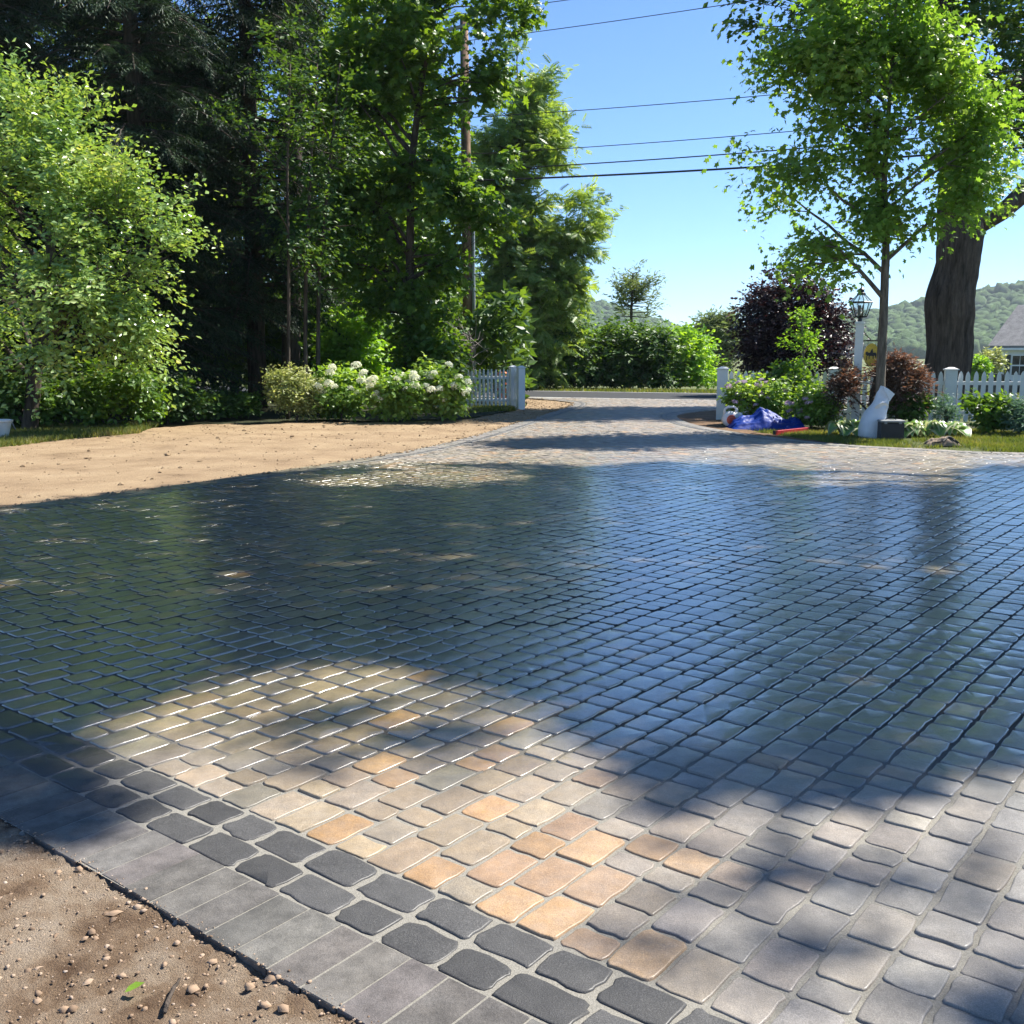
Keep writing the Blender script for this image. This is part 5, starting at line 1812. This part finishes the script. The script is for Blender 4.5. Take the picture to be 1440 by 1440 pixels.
c0 = np.array([2.6, 1.6, ze + (1.6 + e) * (zr - ze) / (3.6 + e)])
mb.prism([(-0.4, -0.45), (0.4, -0.45), (0.4, 0.45), (-0.4, 0.45)], c0 + n_r * 0.02, (1, 0, 0), pu_, n_r * 0.08)
mb.build('skylight', M['winglass'], roof)
mb = MB()
mb.box((7, -e + 0.0, ze - 0.24), (14 + 2 * e, 0.10, 0.16))
mb.build('gutter', M['siding'], roof)
for wx in (1.75, 5.2, 8.8):
    mb = MB()
    mb.box((wx, -0.045, 2.05), (1.12, 0.06, 1.52))
    wf = mb.build('window', M['siding'], root)
    for zc2 in (1.70, 2.42):
        for xc in (-0.25, 0.25):
            mb = MB()
            mb.box((wx + xc, -0.08, zc2), (0.46, 0.012, 0.62))
            mb.build('pane', M['winglass'], wf)
    for sx in (-0.80, 0.80):
        mb = MB()
        mb.box((wx + sx, -0.05, 2.05), (0.36, 0.05, 1.5), bevel=0.01)
        mb.build('shutter', M['shutter'], root)

# dark car parked beside the house
cp_ = at(1392, 520, 62)
root = thing('parked_car', 'dark car half hidden behind the picket fence beside the white house', 'car', (cp_[0] + 0.3, 62, -1.0))
root.rotation_euler = (0, 0, R(-25))
prof = [(-2.1, 0.3), (2.1, 0.3), (2.15, 0.65), (1.95, 0.85), (1.0, 0.95), (0.45, 1.42), (-1.2, 1.45), (-1.9, 1.0), (-2.15, 0.9)]
mb = MB()
mb.prism(prof, (0, -0.85, 0), (1, 0, 0), (0, 0, 1), (0, 1.7, 0))
body = mb.build('body', M['car'], root)
mb = MB()
mb.prism([(0.85, 0.97), (0.38, 1.37), (-1.15, 1.39), (-1.7, 1.0)], (0, -0.862, 0), (1, 0, 0), (0, 0, 1), (0, 0.008, 0))
mb.build('window', M['winglass'], root)
for wxx in (-1.35, 1.35):
    for wyy in (-0.80, 0.80):
        mb = MB()
        mb.lathe([(0.2, -0.1), (0.33, -0.1), (0.33, 0.1), (0.2, 0.1)], (wxx, wyy, 0.33), 16, axis='y')
        mb.build('wheel', M['tyre'], root)

# orange drum by the road behind the left fence
dp = at(707, 540, 35.5)
root = thing('traffic_drum', 'orange traffic drum seen through the pickets of the left fence', 'traffic drum', (dp[0], 35.5, -0.05))
mb = MB()
mb.lathe([(0.29, 0), (0.29, 0.08), (0.25, 0.09), (0.24, 0.35), (0.22, 0.36), (0.20, 0.95), (0.12, 1.0)], (0, 0, 0), 18)
mb.build('drum', M['cone_orange'], root)
for z in (0.45, 0.72):
    mb = MB()
    mb.lathe([(0.226, z), (0.222, z + 0.1)], (0, 0, 0), 18)
    mb.build('reflective_band', M['plastic_white'], root)

# ------------------------------------------------------------------ things on the right lawn
# white woven sack
sp_ = ground(1232, 614)
root = thing('white_sack', 'tall white woven sack slumped upright on the lawn edge beside the black case', 'sack', (sp_[0], sp_[1] + 0.2, -0.05))
g = np.random.default_rng(800)
lev = [(0.0, -0.02, 0.19, 0.17), (0.05, -0.03, 0.225, 0.20), (0.18, -0.03, 0.235, 0.21), (0.34, -0.01, 0.225, 0.20), (0.48, 0.03, 0.205, 0.18), (0.58, 0.075, 0.175, 0.15), (0.66, 0.115, 0.15, 0.11), (0.73, 0.145, 0.14, 0.075), (0.80, 0.165, 0.145, 0.045),
       (0.86, 0.175, 0.135, 0.03), (0.92, 0.16, 0.085, 0.02), (0.98, 0.115, 0.02, 0.012)]
nA = 28
V = []
for k, (z, ox, rx, ry) in enumerate(lev):
    for j in range(nA):
        a = 2 * math.pi * j / nA
        wr = 1 + 0.035 * math.sin(3 * a + z * 9) + 0.025 * math.sin(7 * a - z * 23) + g.normal(0, 0.008)
        V.append((ox + rx * wr * math.copysign(abs(math.cos(a)) ** 0.8, math.cos(a)), ry * wr * math.copysign(abs(math.sin(a)) ** 0.8, math.sin(a)), z + 0.012 * math.sin(2 * a + k)))
F = []
for k in range(len(lev) - 1):
    for j in range(nA):
        l = (j + 1) % nA
        F.append((k * nA + j, k * nA + l, k * nA + nA + l, k * nA + nA + j))
mb = MB()
mb.add(V, F + [tuple(range(nA - 1, -1, -1)), tuple((len(lev) - 1) * nA + j for j in range(nA))])
mb.build('sack_body', M['bag'], root, smooth=True)
mb = MB()
def sheet(pts, th):
    P = np.array(pts, float)
    k = len(P)
    m_ = MB()
    m_.add(np.concatenate([P, P + np.array([0, th, 0])]), [tuple(range(k - 1, -1, -1)), tuple(range(k, 2 * k))] + [(i, (i + 1) % k, k + (i + 1) % k, k + i) for i in range(k)])
    return m_


sheet([(-0.05, -0.155, 0.58), (0.02, -0.155, 0.645), (0.10, -0.145, 0.68), (0.18, -0.13, 0.675), (0.235, -0.11, 0.63), (0.23, -0.125, 0.575), (0.16, -0.155, 0.55), (0.07, -0.168, 0.565)], 0.01).build('folded_lining', M['paper'], root)
sheet([(0.13, -0.045, 0.99), (0.24, -0.06, 0.93), (0.37, -0.03, 0.835), (0.32, -0.04, 0.775), (0.27, -0.06, 0.70), (0.22, -0.08, 0.80), (0.16, -0.07, 0.90)], 0.012).build('open_flap', M['bag'], root)

# black case
cp_ = ground(1257, 616)
root = thing('tool_case', 'black square plastic case with grey lid on the lawn beside the sack', 'case', (cp_[0], cp_[1] + 0.2, -0.05))
root.rotation_euler = (0, 0, R(-6))
mb = MB()
mb.box((0, 0, 0.165), (0.41, 0.34, 0.33), bevel=0.015)
mb.build('body', M['plastic_black'], root)
mb = MB()
mb.box((0, 0, 0.352), (0.43, 0.36, 0.045), bevel=0.012)
lid = mb.build('lid', M['plastic_grey'], root)
mb = MB()
mb.tube([(-0.09, 0, 0.372), (-0.08, 0, 0.40), (0.08, 0, 0.40), (0.09, 0, 0.372)], 0.012, 6)
mb.build('handle', M['plastic_black'], lid)
mb = MB()
for q in (-0.13, 0.13):
    mb.box((q, -0.178, 0.335), (0.05, 0.016, 0.06), bevel=0.004)
mb.build('latch', M['plastic_grey'], root)

# blue tarp heap
M['tarp'], nt, p_, o_ = new_mat('blue_tarpaulin')
nt.links.new(ramp(nt, noise(nt, 7, 4), [(0.3, (0.003, 0.022, 0.17)), (0.7, (0.006, 0.042, 0.30))]), p_.inputs['Base Color'])
p_.inputs['Roughness'].default_value = 0.5
p_.inputs['Specular IOR Level'].default_value = 0.25
bump(nt, noise(nt, 9, 3, 0.5), 0.35, 0.03, p_)
tpx = at(1080, 500, 21.8)[0]
root_loc = (tpx, 21.8, -0.05)
n1, n2 = 76, 52
a = np.linspace(-1, 1, n1)
b = np.linspace(-1, 1, n2)
A, B = np.meshgrid(a, b)
ox = A * 0.79
prof = np.interp(A, [-1, -0.86, -0.68, -0.35, -0.15, 0.1, 0.4, 0.62, 0.75, 0.92, 1], [0.02, 0.17, 0.26, 0.30, 0.43, 0.37, 0.25, 0.19, 0.25, 0.19, 0.02])
dep = np.clip(1 - np.abs(B) ** 1.7, 0, 1) ** 0.75
Z = prof * dep


def ridged(x, y, sd):
    return 1 - np.abs(2 * fbm(x, y, 3, sd) - 1) * 2


Z = Z * (1 + 0.16 * (ridged(A * 2.6 + B * 1.5, B * 2.6 - A, 81) - 0.5)) + 0.035 * (ridged(A * 3.6 + B * 3, B * 4 - A * 2, 82) - 0.5) * dep
Z = np.maximum(Z, 0.004)
wob = 0.04 * (fbm(A * 3 + 9, B * 3, 2, 83) - 0.5)
i = (np.arange(n2 - 1)[:, None] * n1 + np.arange(n1 - 1)[None]).ravel()
tarp = make_mesh('blue_tarp', np.stack([ox + wob, B * 0.46 + wob, Z], -1).reshape(-1, 3), np.stack([i, i + 1, i + n1 + 1, i + n1], 1), M['tarp'], smooth=True)
tarp.location = root_loc
tag(tarp, 'crumpled blue tarpaulin heaped over something on the lawn', 'tarp')
# red level
r0, r1 = ground(1089, 609), ground(1136, 604)
root = thing('spirit_level', 'long red spirit level lying in front of the blue tarp', 'level', (*((r0 + r1) / 2), -0.045))
ang = math.atan2(*(r1 - r0)[::-1])
root.rotation_euler = (0, 0, ang)
ln = np.linalg.norm(r1 - r0)
mb = MB()
mb.box((0, 0, 0.045), (ln, 0.05, 0.09), bevel=0.005)
mb.build('bar', M['red'], root)
for q in (-ln / 2 - 0.008, ln / 2 + 0.008):
    mb = MB()
    mb.box((q, 0, 0.045), (0.016, 0.056, 0.096), bevel=0.004)
    mb.build('end_cap', M['plastic_black'], root)

# leaf blower
bp = ground(1026, 599)
root = thing('leaf_blower', 'white leaf blower with orange-red fan cover on the soil beside the blue tarp', 'leaf blower', (bp[0], bp[1], -0.03))
root.rotation_euler = (0, 0, R(10))
mb = MB()
mb.lathe([(0.10, -0.09), (0.165, -0.07), (0.175, 0.0), (0.165, 0.07), (0.10, 0.09)], (0, 0, 0.18), 22, axis='y')
mb.build('fan_housing', M['plastic_white'], root, smooth=True)
mb = MB()
mb.lathe([(0.105, -0.088), (0.10, -0.106), (0.05, -0.114)], (0, 0, 0.17), 18, axis='y')
cv_ = mb.build('fan_cover', M['plastic_orange'], root)
mb = MB()
for k in range(4):
    mb.box((0, -0.113, 0.10 + 0.045 * k), (0.10, 0.008, 0.008))
mb.build('grille', M['plastic_black'], cv_)
mb = MB()
mb.tube([(-0.13, 0, 0.28), (-0.12, 0, 0.40), (-0.04, 0, 0.44), (0.08, 0, 0.44), (0.14, 0, 0.40), (0.13, 0, 0.29)], [0.03, 0.028, 0.026, 0.026, 0.028, 0.03], 8)
mb.build('handle', M['plastic_white'], root, smooth=True)
mb = MB()
mb.box((0.18, 0.02, 0.24), (0.16, 0.15, 0.16), bevel=0.02)
mb.build('engine', M['plastic_white'], root)
mb = MB()
mb.tube([(0.05, 0.05, 0.08), (0.25, 0.10, 0.07), (0.55, 0.2, 0.06)], [0.055, 0.05, 0.045], 12)
mb.build('blower_tube', M['plastic_black'], root, smooth=True)

# tan canvas heap (work gloves / tool pouch)
hp_ = ground(1330, 624)
root = thing('canvas_pouch', 'crumpled tan work pouch with dark straps lying on the lawn edge', 'tool pouch', (hp_[0], hp_[1] + 0.15, -0.05))
n1, n2 = 40, 26
A, B = np.meshgrid(np.linspace(-1, 1, n1), np.linspace(-1, 1, n2))
Z = np.clip(1 - A ** 2 * 0.95, 0, 1) ** 0.5 * np.clip(1 - B ** 2, 0, 1) ** 0.5 * (0.06 + 0.12 * fbm(A * 2.4 + 4, B * 2, 3, 91)) + 0.03 * ridged(A * 4, B * 3, 92) * (1 - A ** 2) * (1 - B ** 2)
Z = np.maximum(Z, 0.0) + 0.01
i = (np.arange(n2 - 1)[:, None] * n1 + np.arange(n1 - 1)[None]).ravel()
make_mesh('pouch', np.stack([A * 0.27, B * 0.16, Z], -1).reshape(-1, 3), np.stack([i, i + 1, i + n1 + 1, i + n1], 1), M['canvas'], root, True)
for k, pts in enumerate(([(-0.22, -0.12, 0.06), (-0.05, -0.17, 0.09), (0.08, -0.05, 0.17), (0.2, 0.0, 0.12), (0.28, -0.06, 0.04)], [(0.0, 0.02, 0.16), (0.12, -0.1, 0.13), (0.22, -0.13, 0.05)])):
    mb = MB()
    mb.tube(polyline_pts(pts, 12), 0.016, 5)
    mb.build('strap', M['canvas_dark'], root)

# white tub at the left edge
tb_ = ground(-14, 618)
root = thing('white_tub', 'white plastic tub cut off by the left edge of the photo', 'tub', (tb_[0], tb_[1] + 0.2, -0.04))
mb = MB()
mb.lathe([(0.20, 0.0), (0.21, 0.01), (0.29, 0.32), (0.315, 0.33), (0.315, 0.36), (0.29, 0.36), (0.20, 0.03)], (0, 0, 0.02), 24)
mb.build('tub_shell', M['plastic_white'], root, smooth=False)
mb = MB()
mb.tube([(0.315, 0, 0.36), (0.33, 0.05, 0.25), (0.33, 0.1, 0.2)], 0.008, 6)
mb.build('handle', M['galv'], root)

# ------------------------------------------------------------------ far hills with woods
g = np.random.default_rng(900)
ph = (1 + 5 ** 0.5) / 2
ICO = nrm(np.array([(-1, ph, 0), (1, ph, 0), (-1, -ph, 0), (1, -ph, 0), (0, -1, ph), (0, 1, ph), (0, -1, -ph), (0, 1, -ph), (ph, 0, -1), (ph, 0, 1), (-ph, 0, -1), (-ph, 0, 1)], float))
ICF = [(0, 11, 5), (0, 5, 1), (0, 1, 7), (0, 7, 10), (0, 10, 11), (1, 5, 9), (5, 11, 4), (11, 10, 2), (10, 7, 6), (7, 1, 8), (3, 9, 4), (3, 4, 2), (3, 2, 6), (3, 6, 8), (3, 8, 9), (4, 9, 5), (2, 4, 11), (6, 2, 10), (8, 6, 7), (9, 8, 1)]
vv, ff2, cache = [tuple(v) for v in ICO], [], {}


def midp(a, b):
    k = (min(a, b), max(a, b))
    if k not in cache:
        m = nrm((np.array(vv[a]) + np.array(vv[b])) / 2)
        vv.append(tuple(m))
        cache[k] = len(vv) - 1
    return cache[k]


for (a, b, c) in ICF:
    ab, bc_, ca = midp(a, b), midp(b, c), midp(c, a)
    ff2 += [(a, ab, ca), (b, bc_, ab), (c, ca, bc_), (ab, bc_, ca)]
ICO2, ICF2 = np.array(vv), np.array(ff2)


def woods(name, label, xr, yr, step, rad, hmin, coarse=False):
    X, Y = np.meshgrid(np.arange(*xr, step), np.arange(*yr, step))
    X = X.ravel() + g.uniform(-0.45, 0.45, X.size) * step
    Y = Y.ravel() + g.uniform(-0.45, 0.45, Y.size) * step
    ok = hill_h(X, Y) > hmin
    X, Y = X[ok], Y[ok]
    n = len(X)
    Z = terrain(X, Y)
    s = rad * g.uniform(0.65, 1.3, n)
    I_, F_ = (ICO, np.array(ICF)) if coarse else (ICO2, ICF2)
    T = I_[None] * (1 + g.normal(0, 0.17, (n, len(I_), 1))) * (s[:, None, None] * np.array([1, 1, 1.05]))
    V = T + np.stack([X, Y, Z + s * 0.5], 1)[:, None]
    F = (F_[None] + (np.arange(n) * len(I_))[:, None, None]).reshape(-1, 3)
    return kind(make_mesh(name, V.reshape(-1, 3), F, L['hill'], smooth=True), 'stuff', label)


woods('hillside_woods', 'hazy wooded ridge behind the white house', (230, 640), (640, 960), 8.2, 6.0, 1.0)
woods('distant_woods', 'small hazy wooded hill seen above the thicket', (-60, 330), (930, 1225), 8.0, 6.0, 4.0, True)

# ------------------------------------------------------------------ haze
mb = MB()
mb.box((100, 690, 52), (2040, 1560, 110))
hz = mb.build('haze', None)
hm = bpy.data.materials.new('summer_haze')
hm.use_nodes = True
hn = hm.node_tree
hn.nodes.clear()
ho = hn.nodes.new('ShaderNodeOutputMaterial')
hv = hn.nodes.new('ShaderNodeVolumePrincipled')
hv.inputs['Color'].default_value = (0.80, 0.90, 1.0, 1)
hv.inputs['Density'].default_value = 0.00016
hv.inputs['Anisotropy'].default_value = 0.2
hn.links.new(hv.outputs[0], ho.inputs['Volume'])
try:
    hm.cycles.homogeneous_volume = True
except Exception:
    pass
hz.data.materials.append(hm)
kind(hz, 'stuff', 'thin summer haze over the valley')
tris = sum(sum(len(p.vertices) - 2 for p in o.data.polygons) for o in bpy.data.objects if o.type == 'MESH' and len(o.data.polygons) < 5000)
print('PAVERS', N_PAVERS, 'small-mesh tris', tris, 'big', sum(len(o.data.loops) - 2 * len(o.data.polygons) for o in bpy.data.objects if o.type == 'MESH'))
